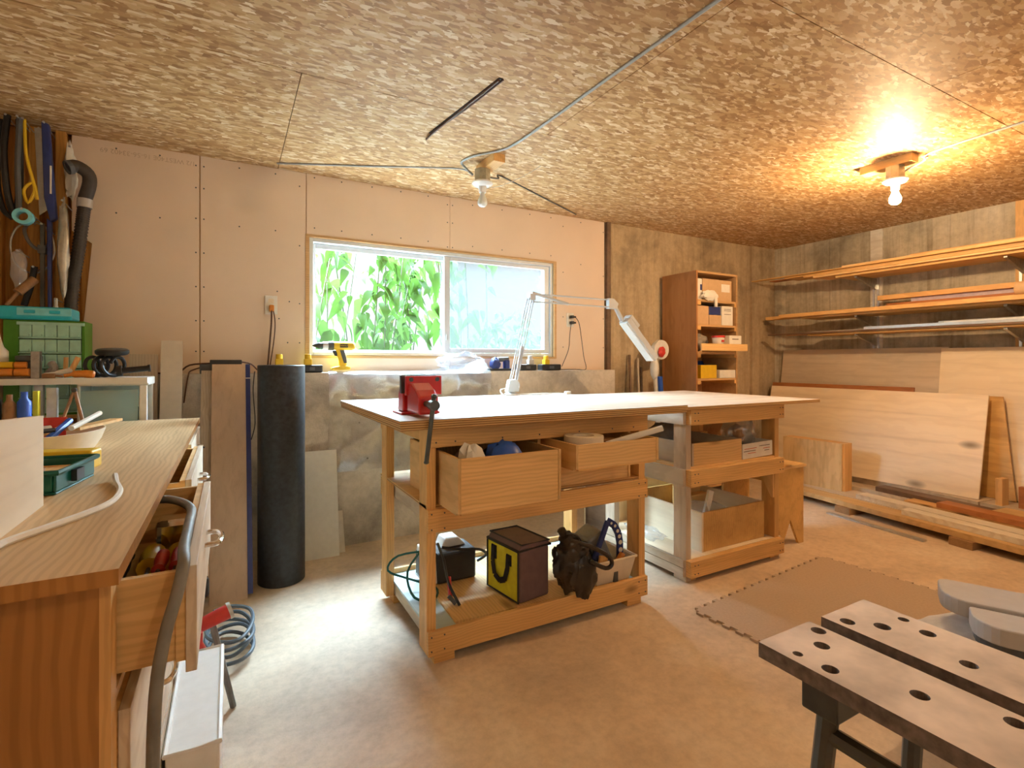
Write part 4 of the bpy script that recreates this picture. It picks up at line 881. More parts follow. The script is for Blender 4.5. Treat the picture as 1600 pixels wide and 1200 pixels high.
# wall outlets
def outlet(label, x, z, n):
    o = thing('wall_outlet', label, 'outlet', (x,YB-.003,z)); part(o, 'cover_plate', M().box(x-.036,x+.036,YB-.006,YB,z-.058,z+.058), WPL, bevel=.003)
    for dz in (.024,-.024): part(o, 'socket', M().box(x-.015,x+.015,YB-.0075,YB-.006,z+dz-.014,z+dz+.014), IVORY)
    return o
outlet('white wall outlet with an orange plug above the black pipe', .225, 1.533, 0); outlet('white wall outlet with two black plugs right of the window', 2.49, 1.527, 1)
ex = thing('extension_cord', 'brown cord hanging from the outlet above the black pipe', 'cord', (.235,3.50,1.12))
part(ex, 'plug', M().box(.213,.24,3.50,3.532,1.49,1.53), ORANGE, bevel=.005); part(ex, 'wire', M().tube([(.226,3.505,1.50),(.224,3.50,1.42),(.214,3.495,1.28),(.200,3.49,1.114)], .0055, 6), BROWNC)
part(ex, 'wire', M().tube([(.235,3.505,1.50),(.246,3.512,1.42),(.238,3.515,1.30),(.212,3.515,1.113)], .0035, 6), BROWNC)
pc = thing('charger_cord', 'pair of black plugs with thin cords reaching the ledge', 'cord', (2.49,3.50,1.12))
for z in (1.551,1.503): part(pc, 'plug', M().box(2.478,2.502,3.495,3.532,z-.012,z+.012).cyl((2.50,3.51,z),(2.525,3.505,z),.008), BLACK, bevel=.003)
part(pc, 'wire', M().tube([(2.52,3.505,1.55),(2.55,3.495,1.50),(2.57,3.49,1.38),(2.595,3.49,1.22),(2.61,3.48,1.118),(2.50,3.47,1.116),(2.33,3.46,1.116)], .003, 5), BLACK)
part(pc, 'wire', M().tube([(2.478,3.505,1.50),(2.46,3.50,1.40),(2.44,3.49,1.28),(2.36,3.47,1.14)], .003, 5), BLACK)

# ---- ledge: poly sheet, chargers, drill, sander
import mathutils
def drape():
    nx, ns = 70, 34; m = M(); vs = []
    for j in range(ns+1):
        s = j/ns*.75
        for i in range(nx+1):
            x = .54+i/nx*1.14
            k = mathutils.noise.noise(Vector((x*4,s*3,.3)))+.5*mathutils.noise.noise(Vector((x*11,s*9,1.3)))
            up = max(0,(x-1.25)/.43)*.085
            if s < .115: y = 3.53-s; z = 1.1125+up*(1-s/.115)+.004*k+.006
            else: y = 3.405-.012-.016*abs(k)-.02*max(0,(x-1.3)); z = 1.114-(s-.115)*(1 if x < 1.45 else 1+.3*(x-1.45))
            vs.append((x+.012*k, min(y,3.398 if s>=.115 else 3.53), z))
    n = nx+1
    return m.add(vs, [(j*n+i,j*n+i+1,(j+1)*n+i+1,(j+1)*n+i) for j in range(ns) for i in range(nx)])
solid('plastic_sheet', 'clear plastic sheet draped over the ledge under the window', 'plastic sheet', drape(), POLY, smooth=True)
solid('plastic_sheet', 'gathered plastic sheet bunched below the right window pane', 'plastic sheet', crumple(M(), (1.475,3.465,1.178), .185, .045, .063, 71, 40, 16, .25), POLY, smooth=True)
def charger(label, x, w, by, ym, z0=1.111):
    c = thing('battery_charger', label, 'charger', (x,3.455,z0)); part(c, 'base', M().box(x-w/2,x+w/2,3.425,3.50,z0,z0+.048), BLACK, bevel=.008)
    if by is not None:
        part(c, 'battery', M().box(by-.022,by+.022,3.435,3.48,z0+.048,z0+.085).cyl((by,3.457,z0+.085),(by,3.457,z0+.115),.019,n=14), ym, bevel=.003)
    part(c, 'label', M().box(x-w*.12,x+w*.12,3.4235,3.425,z0+.014,z0+.034), DGREY); return c
charger('black charger with upright yellow battery beside the drill', .452, .125, .43, YEL); charger('black charger with yellow battery behind the pipe top', .278, .10, .265, YEL)
charger('black charger with grey battery behind the lamp', 2.02, .15, 2.055, GREYP); charger('navy and brown charger with yellow battery by the window corner', 2.235, .18, 2.20, YEL)
sd = thing('sander', 'navy blue palm sander lying on the ledge', 'sander', (1.79,3.46,1.111))
part(sd, 'body', crumple(M(), (1.748,3.46,1.164), .042,.038,.048, 81), NAVY, smooth=True); part(sd, 'handle', M().cyl((1.76,3.46,1.195),(1.86,3.46,1.20),.018,n=12), DGREY, smooth=True); part(sd, 'pad', M().box(1.70,1.87,3.425,3.495,1.111,1.128), BLACK, bevel=.003); part(sd, 'motor', M().cyl((1.845,3.46,1.128),(1.845,3.46,1.19),.026,n=14), NAVY)
dr = thing('cordless_drill', 'yellow cordless drill standing on the ledge below the window', 'drill', (.665,3.47,1.123))
yd = 3.47; Z0 = 1.126
part(dr, 'motor_housing', M().cyl((.585,yd,1.282),(.70,yd,1.282),.028,n=18).blob((.70,yd,1.282),.025,.028,.028,14,10), YEL, smooth=True)
part(dr, 'gear_collar', M().cyl((.552,yd,1.282),(.586,yd,1.282),.029,.030,n=18), DGREY, smooth=True); part(dr, 'clutch_ring', M().cyl((.520,yd,1.282),(.552,yd,1.282),.025,n=18), ALU, smooth=True)
part(dr, 'chuck', M().cyl((.50,yd,1.282),(.520,yd,1.282),.020,n=16).cyl((.475,yd,1.282),(.50,yd,1.282),.012,.020,n=16).cyl((.458,yd,1.282),(.475,yd,1.282),.004,.011,n=12), STEEL, smooth=True)
part(dr, 'handle', M().prism([(.598,1.262),(.648,1.262),(.662,1.20),(.668,1.148),(.622,1.148),(.618,1.19)], yd-.016, yd+.016, 'y'), YEL, bevel=.006)
part(dr, 'grip', M().prism([(.622,1.255),(.650,1.255),(.666,1.20),(.668,1.17),(.648,1.17),(.635,1.21)], yd-.0185, yd+.0185, 'y'), DGREY, bevel=.004)
part(dr, 'trigger', M().prism([(.578,1.250),(.604,1.250),(.608,1.215),(.594,1.218)], yd-.010, yd+.010, 'y'), BLACK)
part(dr, 'battery_mount', M().prism([(.572,Z0),(.685,Z0),(.690,1.142),(.668,1.152),(.622,1.152),(.572,1.142)], yd-.032, yd+.032, 'y'), YEL, bevel=.005)
lp = part(dr, 'name_plate', M().box(.622,.672,yd-.0295,yd-.0265,1.271,1.293), BLACK)
text(lp, 'DEWALT', .012, frame((.647,yd-.0298,1.282),(1,0,0),(0,0,1)), YEL)
# power strip and adaptors on the ledge left
ps = thing('power_strip', 'dark power strip with tangled cords on top of the ledge', 'power strip', (-.05,3.45,1.111))
part(ps, 'strip', M(rotz((-.03,3.375,1.17),2)).box(-.10,.06,3.350,3.400,1.1645,1.190), BLACK, bevel=.004); part(ps, 'adaptor', M().box(-.15,-.08,3.388,3.49,1.1105,1.166), DGREY, bevel=.005)
part(ps, 'wire', M().tube([(.058,3.375,1.178),(.11,3.40,1.165),(.15,3.44,1.125),(.185,3.46,1.114)], .004, 6), BROWNC); part(ps, 'wire', M().tube([(-.10,3.45,1.17),(-.20,3.44,1.16),(-.26,3.43,1.118),(-.38,3.43,1.117)], .005, 6), BROWNC)
part(ps, 'wire', M().tube([(-.10,3.44,1.16),(-.19,3.42,1.13),(-.205,3.40,1.10),(-.215,3.39,1.03),(-.225,3.395,.95)], .004, 6), BROWNC); part(ps, 'wire', M().tube([(.11,3.395,.72),(.13,3.385,.82),(.12,3.392,1.0),(.125,3.398,1.09),(.128,3.402,1.120),(.13,3.43,1.1145)], .003, 5), BLACK)

# ================================================================== LEFT BENCH WITH DRAWERS
lbn = thing('drawer_bench', 'long wooden drawer bench with fir plywood top on the left', 'bench', (-.49,1.93,0))
part(lbn, 'bench_top', M().box(-.86,-.132,.867,3.0,.878,.90), [BENCH, BROWN], sel=topsel)
part(lbn, 'side_panel', M().box(-.84,-.158,.895,.912,0,.878), BROWN); part(lbn, 'side_panel', M().box(-.84,-.158,2.955,2.972,0,.878), BROWN)
part(lbn, 'face_frame', M().box(-.158,-.145,.895,.935,0,.878), W_z); part(lbn, 'face_frame', M().box(-.158,-.145,1.58,1.625,.06,.878), W_z); part(lbn, 'face_frame', M().box(-.158,-.145,2.27,2.31,.06,.878), W_z)
part(lbn, 'face_frame', M().box(-.158,-.145,2.94,2.972,.06,.878), W_z); part(lbn, 'back_panel', M().box(-.85,-.84,.895,2.972,0,.878), BROWN); part(lbn, 'plinth', M().box(-.84,-.158,.912,2.955,0,.06), BROWN)
part(lbn, 'rail', M().box(-.158,-.146,.935,2.94,.685,.70), W_y)
WF = wood('drawer_face', (.72,.62,.48), (.60,.48,.33), 'y', .8)
def bdrawer(y0,y1,z0,z1,xf,face=WF,h=True):
    d = part(lbn, 'drawer', M().box(xf-.55,xf-.028,y0,y0+.012,z0,z1).box(xf-.55,xf-.028,y1-.012,y1,z0,z1).box(xf-.55,xf-.028,y0+.012,y1-.012,z0,z0+.008).box(xf-.55,xf-.54,y0+.012,y1-.012,z0+.008,z1).box(xf-.028,xf-.015,y0-.003,y1+.003,z0-.002,z1+.006), PLY_x)
    part(d, 'drawer_front', M().box(xf-.015,xf,y0-.006,y1+.006,z0-.02,z1+.008), face, bevel=.001)
    if h:
        yc = (y0+y1)/2; zc = (z0+z1)/2+.02
        part(d, 'handle', M().tube([(xf,yc-.045,zc),(xf+.022,yc-.04,zc),(xf+.03,yc,zc),(xf+.022,yc+.04,zc),(xf,yc+.045,zc)], .0055, 8), CHROME, smooth=True)
bdrawer(.945,1.573,.72,.856,-.045); bdrawer(1.632,2.262,.72,.856,-.09); bdrawer(2.318,2.93,.72,.856,-.129)
for y0, y1 in ((.945,1.573),(1.632,2.262),(2.318,2.93)):
    for z0, z1 in ((.09,.36),(.40,.66)): bdrawer(y0,y1,z0,z1,-.129)
# tools in the drawers
def hand(label, x, y, z, L, ang, m1, m2, r=.014):
    t = thing('hand_tool', label, 'tool', (x,y,z)); mm = Matrix.Translation((x,y,z)) @ Matrix.Rotation(R(ang),4,'Z')
    part(t, 'grip', M(mm).lathe([(.004,-L*.5),(r,-L*.48),(r*1.1,-L*.3),(r*.8,-L*.1),(r,-.0),(r*.5,.004)], (0,0,0), 12, 'x'), m1, smooth=True)
    part(t, 'shaft', M(mm).cyl((.0,0,0),(L*.5,0,0),.004,n=8), m2); return t
hand('yellow handled knife in the open bench drawer', -.099,1.29,.752,.20,272,YEL,STEEL,.020); hand('yellow scraper with fat handle in the open drawer', -.147,1.29,.754,.20,270,YEL,STEEL,.022)
hand('orange handled screwdriver in the open bench drawer', -.097,1.16,.775,.18,268,ORANGE,STEEL,.016); hand('red handled pliers in the open bench drawer', -.113,1.115,.806,.18,270,REDP,STEEL,.011)
hand('second red handled pliers beside the first in the drawer', -.087,1.12,.806,.18,270,REDP,STEEL,.011); hand('black handled chisel at the bottom of the open drawer', -.20,1.42,.746,.24,90,BLACK,STEEL,.014)
solid('paint_brush', 'white bristled brush near the front of the open drawer', 'brush', M(rotz((-.10,.985,.811),10)).box(-.135,-.085,.971,.999,.8005,.8205).blob((-.14,.985,.811),.03,.018,.016,10,6), PAPER, smooth=True)
solid('tape_measure', 'chrome tape measure at the far end of the open drawer', 'tool', M().box(-.15,-.075,1.42,1.49,.729,.812), CHROME, bevel=.012)
solid('utility_knife', 'yellow and white utility knife in the second drawer', 'tool', M(rotz((-.15,1.82,.75),80)).box(-.19,-.11,1.805,1.832,.729,.759), YEL, bevel=.006)
solid('wood_block', 'small wooden block among tools in the open drawer', 'block', M().box(-.115,-.085,.985,1.04,.728,.80), W_x)
solid('tin_can', 'shiny tin lying in the second drawer', 'can', M().cyl((-.205,1.69,.758),(-.145,1.715,.758),.03,n=16), ALU, smooth=True)
solid('rubber_hose', 'grey rubber hose draped over the open bench drawer', 'hose', M().tube([(-.20,1.42,.862),(-.125,1.40,.868),(-.075,1.30,.868),(-.068,1.15,.872),(-.066,1.0,.876),(-.062,.93,.87),(-.070,.915,.83),(-.083,.905,.78),(-.094,.90,.70),(-.098,.90,.55),(-.098,.90,.30),(-.09,.92,.0085)], .0088, 12), HOSEG, smooth=True)

# on the bench top
pbx2 = thing('plywood_box', 'pale plywood box standing on the near end of the bench', 'box', (-.45,1.1,.90))
part(pbx2, 'side', M().prism([(.86,.9005),(1.316,.9005),(1.316,1.075),(.86,1.10)], -.330, -.318, 'x'), PLY_white); part(pbx2, 'side', M().prism([(.86,.9005),(1.316,.9005),(1.316,1.075),(.86,1.10)], -.60, -.588, 'x'), PLY_white)
part(pbx2, 'end', M().box(-.588,-.330,1.304,1.316,.9005,1.07), PLY_x); part(pbx2, 'end', M().box(-.588,-.330,.86,.872,.9005,1.09), PLY_x); part(pbx2, 'bottom', M().box(-.588,-.330,.872,1.304,.9005,.91), PLY_x)
solid('wire_coil', 'white wire coil lying on top inside the plywood box', 'wire', M().tube([(-.44+.085*math.cos(a*.45),1.18+.09*math.sin(a*.45),1.062+.001*a) for a in range(28)], .004, 6), WCORD)
solid('wood_scrap', 'thin wood strips poking out of the plywood box', 'wood scrap', M().box(-.50,-.36,1.0,1.29,.910,1.055), W_y)
di = thing('oval_dish', 'cream oval dish of pens and scraps on the bench', 'dish', (-.47,2.10,.90))
dmx = Matrix.Translation((-.475,2.10,0)) @ Matrix.Rotation(R(-12),4,'Z') @ Matrix.Diagonal((.80,1.28,1,1))
part(di, 'bowl', M(dmx).lathe([(.0,.9005),(.105,.9005),(.125,.93),(.138,.962),(.134,.963),(.118,.932),(.10,.908),(.0,.908)], (0,0,0), 40), IVORY, smooth=True)
def pen(label, a, b, r, m, name='pen'):
    solid(name, label, 'pen' if name == 'pen' else 'tool', M().cyl(a,b,r,n=8), m)
pen('white and blue marker sticking out of the oval dish', (-.43,2.05,.974), (-.395,2.25,1.002), .008, PAPER); pen('blue marker in the oval dish', (-.475,2.02,.950), (-.448,2.12,.992), .010, BLUE)
pen('pale pencil in the oval dish', (-.505,2.0,.952), (-.480,2.15,.968), .006, W_y); pen('grey metal pen lying across the oval dish', (-.572,1.995,.972), (-.485,2.075,.976), .008, GREYM); pen('black pen lying across the oval dish', (-.555,1.955,.972), (-.468,2.04,.972), .007, BLACK)
solid('paper_scrap', 'red and white folded label in the oval dish', 'paper', M(rotax((-.50,2.17,.96),-12,'X')).box(-.53,-.468,2.17,2.174,.918,1.0), REDP); solid('wood_scrap', 'orange wood splinter lying over the dish rim', 'wood scrap', M(rotz((-.40,2.2,.96),-14)).box(-.425,-.385,2.08,2.36,.963,.972), W_y)
solid('yellow_case', 'yellow plastic bar case on the bench behind the green tray', 'case', M(rotz((-.314,1.69,.9),-12)).box(-.62,-.314,1.69,1.75,.9005,.95), YEL, bevel=.006)
gt = thing('parts_tray', 'dark green plastic tray of washers on the bench', 'tray', (-.41,1.5,.90))
gm = rotz((-.30,1.50,.9),-8)
part(gt, 'tray', M(gm).open_box(-.56,-.305,1.40,1.60,.9005,.948,.006), TEAL, bevel=.004); part(gt, 'rim', M(gm).tube([(-.565,1.395,.948),(-.30,1.395,.948),(-.30,1.605,.948),(-.565,1.605,.948)], .006, 6, 1, True), TEAL); part(gt, 'latch', M(gm).box(-.3045,-.294,1.47,1.51,.915,.94), BLACK)
for i, (x, y, r) in enumerate(((-.40,1.50,.04),(-.478,1.472,.03))): solid('washer_ring', ('large brass ring in the green tray','small dark ring in the green tray')[i], 'ring', M().lathe([(r-.01,.935),(r,.937),(r,.943),(r-.01,.945)], (x,y,0), 24, closed=True), (BRONZE,STEEL)[i], smooth=True)
solid('wood_scrap', 'thin wood slip filling the green tray', 'wood scrap', M(gm).box(-.55,-.32,1.42,1.58,.9065,.9345), W_y)
solid('trim_moulding', 'thin white curved strip of moulding on the bench top', 'trim', M().tube([(-.238,1.519,.912),(-.225,1.45,.908),(-.205,1.36,.906),(-.203,1.26,.906),(-.225,1.19,.906),(-.265,1.115,.906),(-.300,1.05,.906),(-.308,.98,.906)], .006, 6), PAPER)

# beyond the bench: plank shelf, drawer tower, organiser
tw = thing('drawer_tower', 'white plastic drawer tower with clear drawers behind the bench', 'drawer unit', (-.495,3.2,0))
part(tw, 'frame', M().box(-.618,-.605,3.04,3.27,0,1.083).box(-.385,-.352,3.04,3.06,0,1.083).box(-.385,-.352,3.25,3.27,0,1.083).box(-.605,-.385,3.25,3.27,0,1.083).box(-.618,-.345,3.035,3.275,1.065,1.105), WPL, bevel=.006)
for z in (.05,.25,.45,.65,.85): part(tw, 'frame_rail', M().box(-.605,-.352,3.04,3.27,z,z+.028), WPL, bevel=.003)
for z in (.08,.28,.48,.68,.88):
    d = part(tw, 'drawer', M().box(-.603,-.388,3.035,3.042,z+.002,z+.165).box(-.385,-.372,3.065,3.245,z+.002,z+.165), CLEARP); part(d, 'drawer_contents', M().box(-.58,-.41,3.08,3.24,z+.002,z+.07), DGREY)
pk = thing('plank_shelf', 'white plank shelf on a metal post over the drawer tower', 'shelf', (-.76,3.07,0))
part(pk, 'plank', M().box(-1.16,-.345,2.985,3.14,1.1055,1.1285) if False else M().box(-1.16,-.626,2.985,3.14,1.077,1.105), PAPER, bevel=.002)
part(pk, 'plank', M().box(-.626,-.345,2.985,3.034,1.077,1.105), PAPER)
part(pk, 'post', M().box(-.765,-.735,3.03,3.06,0,1.077), GREYM); part(pk, 'post', M().box(-1.12,-1.09,3.03,3.06,0,1.077), GREYM)
lc = thing('low_cabinet', 'plain wooden cabinet behind the bench under the green organiser', 'cabinet', (-.88,3.29,0))
part(lc, 'carcass', M().box(-1.15,-.635,3.17,3.40,0,.91), BROWN); part(lc, 'top_board', M().box(-1.16,-.63,3.16,3.405,.91,.925), PLY_x)
og = thing('parts_organiser', 'green parts organiser with pale translucent drawers', 'organiser', (-.74,3.28,.925))
part(og, 'case', M().box(-.915,-.86,3.20,3.36,.925,1.375).box(-.632,-.62,3.20,3.36,.925,1.375).box(-.86,-.632,3.35,3.36,.925,1.375).box(-.86,-.632,3.20,3.35,1.36,1.375).box(-.86,-.632,3.20,3.35,.925,.935), GREEN, bevel=.002)
part(og, 'top_trim', M().box(-.866,-.62,3.19,3.20,1.352,1.366), MINT)
for r_ in range(6):
    z = .936+r_*.0706; part(og, 'row_ledge', M().box(-.86,-.632,3.19,3.35,z,z+.005), MINT)
    for c_ in range(5):
        x = -.858+c_*.0452; d = part(og, 'drawer', M().box(x,x+.0432,3.196,3.34,z+.006,z+.066), MINT, bevel=.002)
        part(d, 'pull', M().box(x+.008,x+.035,3.188,3.196,z+.012,z+.02), MINT)
bc_ = thing('tool_case', 'turquoise plastic case lying on the green organiser', 'case', (-.77,3.26,1.375))
part(bc_, 'shell', M().box(-.93,-.665,3.17,3.34,1.3755,1.437), CYAN, bevel=.012); part(bc_, 'lid_band', M().box(-.86,-.664,3.1685,3.172,1.395,1.43), CYANL, bevel=.001)
for x in (-.815,-.725): part(bc_, 'latch', M().box(x-.02,x+.02,3.164,3.170,1.405,1.42), CYAN, bevel=.003)
# clutter on the plank
zp = 1.1055
solid('bent_bracket', 'upright grey metal channel on the plank shelf', 'bracket', M().box(-.773,-.768,3.02,3.06,zp,1.225).box(-.768,-.744,3.02,3.025,zp,1.225).box(-.768,-.744,3.055,3.06,zp,1.225), GALV)
pl_ = thing('trowel', 'pale curved drawknife with wooden handles on the plank shelf', 'tool', (-.68,3.04,zp))
part(pl_, 'blade', M().tube([(-.73,3.03,1.122),(-.68,3.03,1.128),(-.63,3.03,1.142)], [.008,.014,.012], 8), PAPER, smooth=True); part(pl_, 'handle', M().cyl((-.635,3.03,1.14),(-.61,3.03,1.20),.011,n=8), W_z); part(pl_, 'handle', M().cyl((-.665,3.07,1.13),(-.662,3.07,1.20),.009,n=8), W_z)
part(pl_, 'binding', M().tube([(-.72,3.06,1.12),(-.70,3.05,1.15),(-.715,3.05,1.18)], [.02,.016,.008], 8), CLOTH, smooth=True)
solid('hammer_handle', 'orange brown wooden hammer handle on the plank shelf', 'tool', M().tube([(-.655,3.002,zp+.010),(-.62,3.002,zp+.017),(-.58,3.002,zp+.0185),(-.545,3.002,zp+.014)], [.008,.016,.018,.012], 10), ORANGE, smooth=True)
solid('file_handle', 'short brown cylinder handle on the plank edge', 'tool', M().cyl((-.728,2.998,zp+.011),(-.685,2.998,zp+.011),.011,n=12).cyl((-.685,2.998,zp+.011),(-.658,2.998,zp+.008),.005,n=8), BRONZE, smooth=True)
for i, (x0,x1,m_,zz,lb_) in enumerate(((-.90,-.83,YEL,1.165,'yellow screwdriver on the cluttered plank shelf'),(-.825,-.785,ORANGE,1.165,'orange screwdriver grip next to the yellow one'),(-.90,-.83,ORANGE,1.132,'lower orange chisel handle on the plank shelf'),(-.825,-.776,ORANGE,1.132,'fat orange handle at the front of the plank shelf'))):
    solid('screwdriver', lb_, 'tool', M().cyl((x0,3.02,zz),(x1,3.02,zz),.014 if i < 2 else .018,n=12), m_, smooth=True)
solid('tray_of_tools', 'dark metal tool roll under the orange handles', 'tool', M().box(-.93,-.776,2.995,3.052,zp,zp+.01), DARKW)
solid('spray_nozzle', 'cream nozzle of a squeeze bottle at the plank end', 'bottle', M().lathe([(.03,zp+.06),(.035,zp+.065),(.035,zp+.12),(.02,zp+.14),(.012,zp+.17),(.006,zp+.20)], (-.90,3.09,0), 16).cyl((-.90,3.09,zp),(-.90,3.09,zp+.06),.034,n=16), IVORY, smooth=True)
solid('round_tin', 'dark round tin behind the orange screwdriver grips', 'tin', M().lathe([(.043,1.18),(.047,1.184),(.047,1.205),(.04,1.208)], (-.80,3.105,0), 24).cyl((-.80,3.105,zp),(-.80,3.105,1.18),.038), STEEL, smooth=True)
def coil_pts(): return [(-.575+.0042*k+.030*math.cos(k*.8), 3.075-.0012*k+.030*math.cos(k*.8), zp+.052+.044*math.sin(k*.8)) for k in range(28)]
solid('coiled_hose', 'black ribbed coil of hose lying on the plank shelf', 'hose', M().tube(coil_pts(), .0085, 8), BLACK, smooth=True)
solid('rubber_disc', 'black round disc resting on the coiled hose', 'disc', M(rotax((-.49,3.06,1.21),8,'X')).lathe([(.0,1.216),(.06,1.214),(.066,1.221),(.066,1.233),(.058,1.239),(.0,1.239)], (-.49,3.06,0), 28), BLACK, smooth=True)
solid('flashlight', 'black tube torch at the end of the plank shelf', 'torch', M().cyl((-.445,3.01,1.137),(-.345,3.01,1.148),.014,n=14).cyl((-.345,3.01,1.148),(-.335,3.01,1.149),.018,n=14).cyl((-.465,3.01,1.135),(-.445,3.01,1.137),.026,n=14), BLACK, smooth=True)
# standing on the far end of the bench under the plank
for i, (x, r, hh, m_, lb_) in enumerate(((-.806,.024,.17,BLACK,'black bottle standing under the plank shelf'),(-.759,.02,.15,BRONZE,'brown bottle standing under the plank shelf'),(-.715,.022,.16,BLUE,'blue bottle standing under the plank shelf'),(-.853,.02,.14,DGREY,'grey bottle at the end of the bottle row'))):
    solid('bottle', lb_, 'bottle', M().lathe([(r*.9,.9005),(r,.91),(r,.9+hh*.75),(r*.5,.9+hh*.85),(r*.5,.9+hh)], (x,2.72,0), 16), m_, smooth=True, group=None)
solid('yellow_level', 'lime yellow strip standing under the plank shelf', 'strip', M().box(-.70,-.684,2.76,2.79,.9005,1.06), YELF); solid('steel_bar', 'square steel post standing on the bench under the plank', 'bar', M().box(-.668,-.635,2.80,2.83,.9005,1.07), GREYM)
dv = thing('dividers', 'pair of old brown dividers leaning open on the bench', 'dividers', (-.58,2.82,.90))
part(dv, 'leg', M().cyl((-.585,2.84,1.06),(-.625,2.80,.905),.006,n=8), BRONZE); part(dv, 'leg', M().cyl((-.585,2.84,1.06),(-.545,2.80,.905),.007,n=8), BRONZE); part(dv, 'pivot', M().cyl((-.585,2.83,1.058),(-.585,2.85,1.058),.010,n=10), STEEL)

# hanging on the bare studs
def hang(name, label, cat, m, mat, **k): return solid(name, label, cat, m, mat, **k)
hang('hook_strap', 'black leather straps hanging from the left wall studs', 'strap', M().tube([(-.95,3.38,2.38),(-.96,3.37,2.2),(-.945,3.36,2.0),(-.92,3.37,1.90),(-.905,3.38,2.05),(-.91,3.39,2.37)], .014, 8).tube([(-.975,3.40,2.36),(-.99,3.39,2.1),(-.97,3.38,1.93),(-.93,3.38,1.88)], .012, 8), BLACK, smooth=True)
hang('chain_strap', 'dark ribbed belt hanging between straps and yellow rope', 'belt', M().tube([(-.90,3.36,2.37),(-.905,3.35,2.15),(-.90,3.35,1.92)], .012, 8), DGREY)
hang('rope_loop', 'yellow rope loop hanging from a nail', 'rope', M().tube([(-.885,3.37,2.37),(-.877,3.36,2.2),(-.853,3.36,2.08),(-.845,3.36,2.02),(-.87,3.36,1.96),(-.885,3.36,2.02),(-.85,3.36,2.06),(-.835,3.36,1.98)], .007, 8), YEL, smooth=True)
hang('hand_saw', 'grey saw blade hanging behind the yellow rope', 'saw', M().prism([(-.865,2.36),(-.83,2.36),(-.815,1.95),(-.845,1.92)], 3.432, 3.436, 'y'), GREYM)
nb = thing('level_bag', 'long navy blue tool sleeve hanging from the studs', 'tool sleeve', (-.79,3.36,1.3))
part(nb, 'sleeve', M().prism([(-.825,2.38),(-.795,2.37),(-.765,1.90),(-.79,1.88),(-.815,2.0)], 3.372, 3.407, 'y'), NAVY, bevel=.006); part(nb, 'sleeve_end', M().prism([(-.805,1.90),(-.785,1.88),(-.788,1.35),(-.80,1.34)], 3.378, 3.402, 'y'), NAVY, bevel=.004); part(nb, 'edge_strip', M().box(-.79,-.783,3.368,3.373,2.02,2.16), PAPER)
hang('clamp_bar', 'dark bar clamp hanging beside the navy sleeve', 'clamp', M().box(-.83,-.815,3.382,3.402,1.30,1.87).box(-.838,-.8075,3.372,3.410,1.72,1.76), STEEL)
hang('plastic_roll', 'bundle of silvery plastic strips hanging in the corner', 'plastic', crumple(M(), (-.738,3.37,1.75), .024,.022,.245, 91, 14, 20, .2), GALV, smooth=True)
hang('marker_tag', 'white and blue tube hanging below the silvery bundle', 'tube', M().cyl((-.772,3.39,1.50),(-.770,3.39,1.33),.008,n=8).cyl((-.772,3.39,1.44),(-.7715,3.39,1.46),.010,n=8), PAPER)
hang('plastic_bundle', 'crumpled white plastic bags tied to a nail', 'plastic bag', crumple(M(), (-.735,3.49,2.18), .028,.025,.14, 93, 16, 14, .35), PAPER, smooth=True)
hang('tape_roll', 'light blue roll hanging on the studs', 'roll', M().lathe([(.022,-.02),(.038,-.02),(.038,.02),(.022,.02)], (-.875,3.318,1.88), 20, 'y', True), CYANL, smooth=True)
hang('wire_loop', 'large thin wire hoop hanging on the studs', 'wire', M().tube([(-.88+.085*math.cos(a*.5),3.468,1.76+.13*math.sin(a*.5)) for a in range(13)], .005, 6, 3, True), GALV)
hang('cable_loop', 'grey cable loop hanging on the studs', 'cable', M().tube([(-.855,3.424,1.90),(-.90,3.424,1.84),(-.87,3.424,1.76),(-.82,3.424,1.75),(-.80,3.424,1.82)], .008, 6), HOSEG)
for i, (x, z) in enumerate(((-.79,2.37),(-.765,2.33),(-.75,2.29),(-.725,2.25),(-.70,2.22),(-.68,2.19))): pass
vh = thing('vacuum_hose', 'black ribbed vacuum hose hooked in the wall corner', 'hose', (-.70,3.44,1.0))
hp = [(-.668,3.44,2.0),(-.68,3.45,1.9),(-.695,3.45,1.75),(-.715,3.45,1.6),(-.725,3.45,1.45),(-.715,3.46,1.3),(-.695,3.462,1.20),(-.655,3.464,1.150),(-.58,3.464,1.140)]
part(vh, 'ribbed_tube', M().tube(hp, .027, 14, 6), HOSE, smooth=True)
rb = M(); vv = [Vector(p) for p in hp]
for i in range(70):
    t = i/70*(len(vv)-1); k = int(t); p = vv[k].lerp(vv[k+1],t-k); d = (vv[k+1]-vv[k]).normalized(); rb.cyl(p-d*.003,p+d*.003,.0295,n=14)
part(vh, 'rib', rb, HOSE)['kind'] = 'stuff'
part(vh, 'cuff', M().cyl((-.666,3.44,2.03),(-.668,3.44,1.985),.034,n=16), GREYP, smooth=True); part(vh, 'elbow', M().tube([(-.666,3.44,2.03),(-.645,3.43,2.11),(-.65,3.42,2.16),(-.69,3.40,2.185),(-.715,3.38,2.17)], .031, 14, 4), HOSE, smooth=True); part(vh, 'mouth', M().lathe([(.026,-.004),(.033,-.004),(.033,.006),(.026,.006)], (0,0,0), 18, closed=True) if False else M(Matrix.Translation((-.717,3.379,2.168)) @ Vector((-.7,-.4,-.4)).to_track_quat('Z','Y').to_matrix().to_4x4()).lathe([(.026,-.01),(.034,-.01),(.034,.01),(.026,.01)], (0,0,0), 18, closed=True), DGREY)
wl_ = thing('leaning_panel', 'grey white panel leaning at the left wall end', 'panel', (-1.05,3.2,.9))
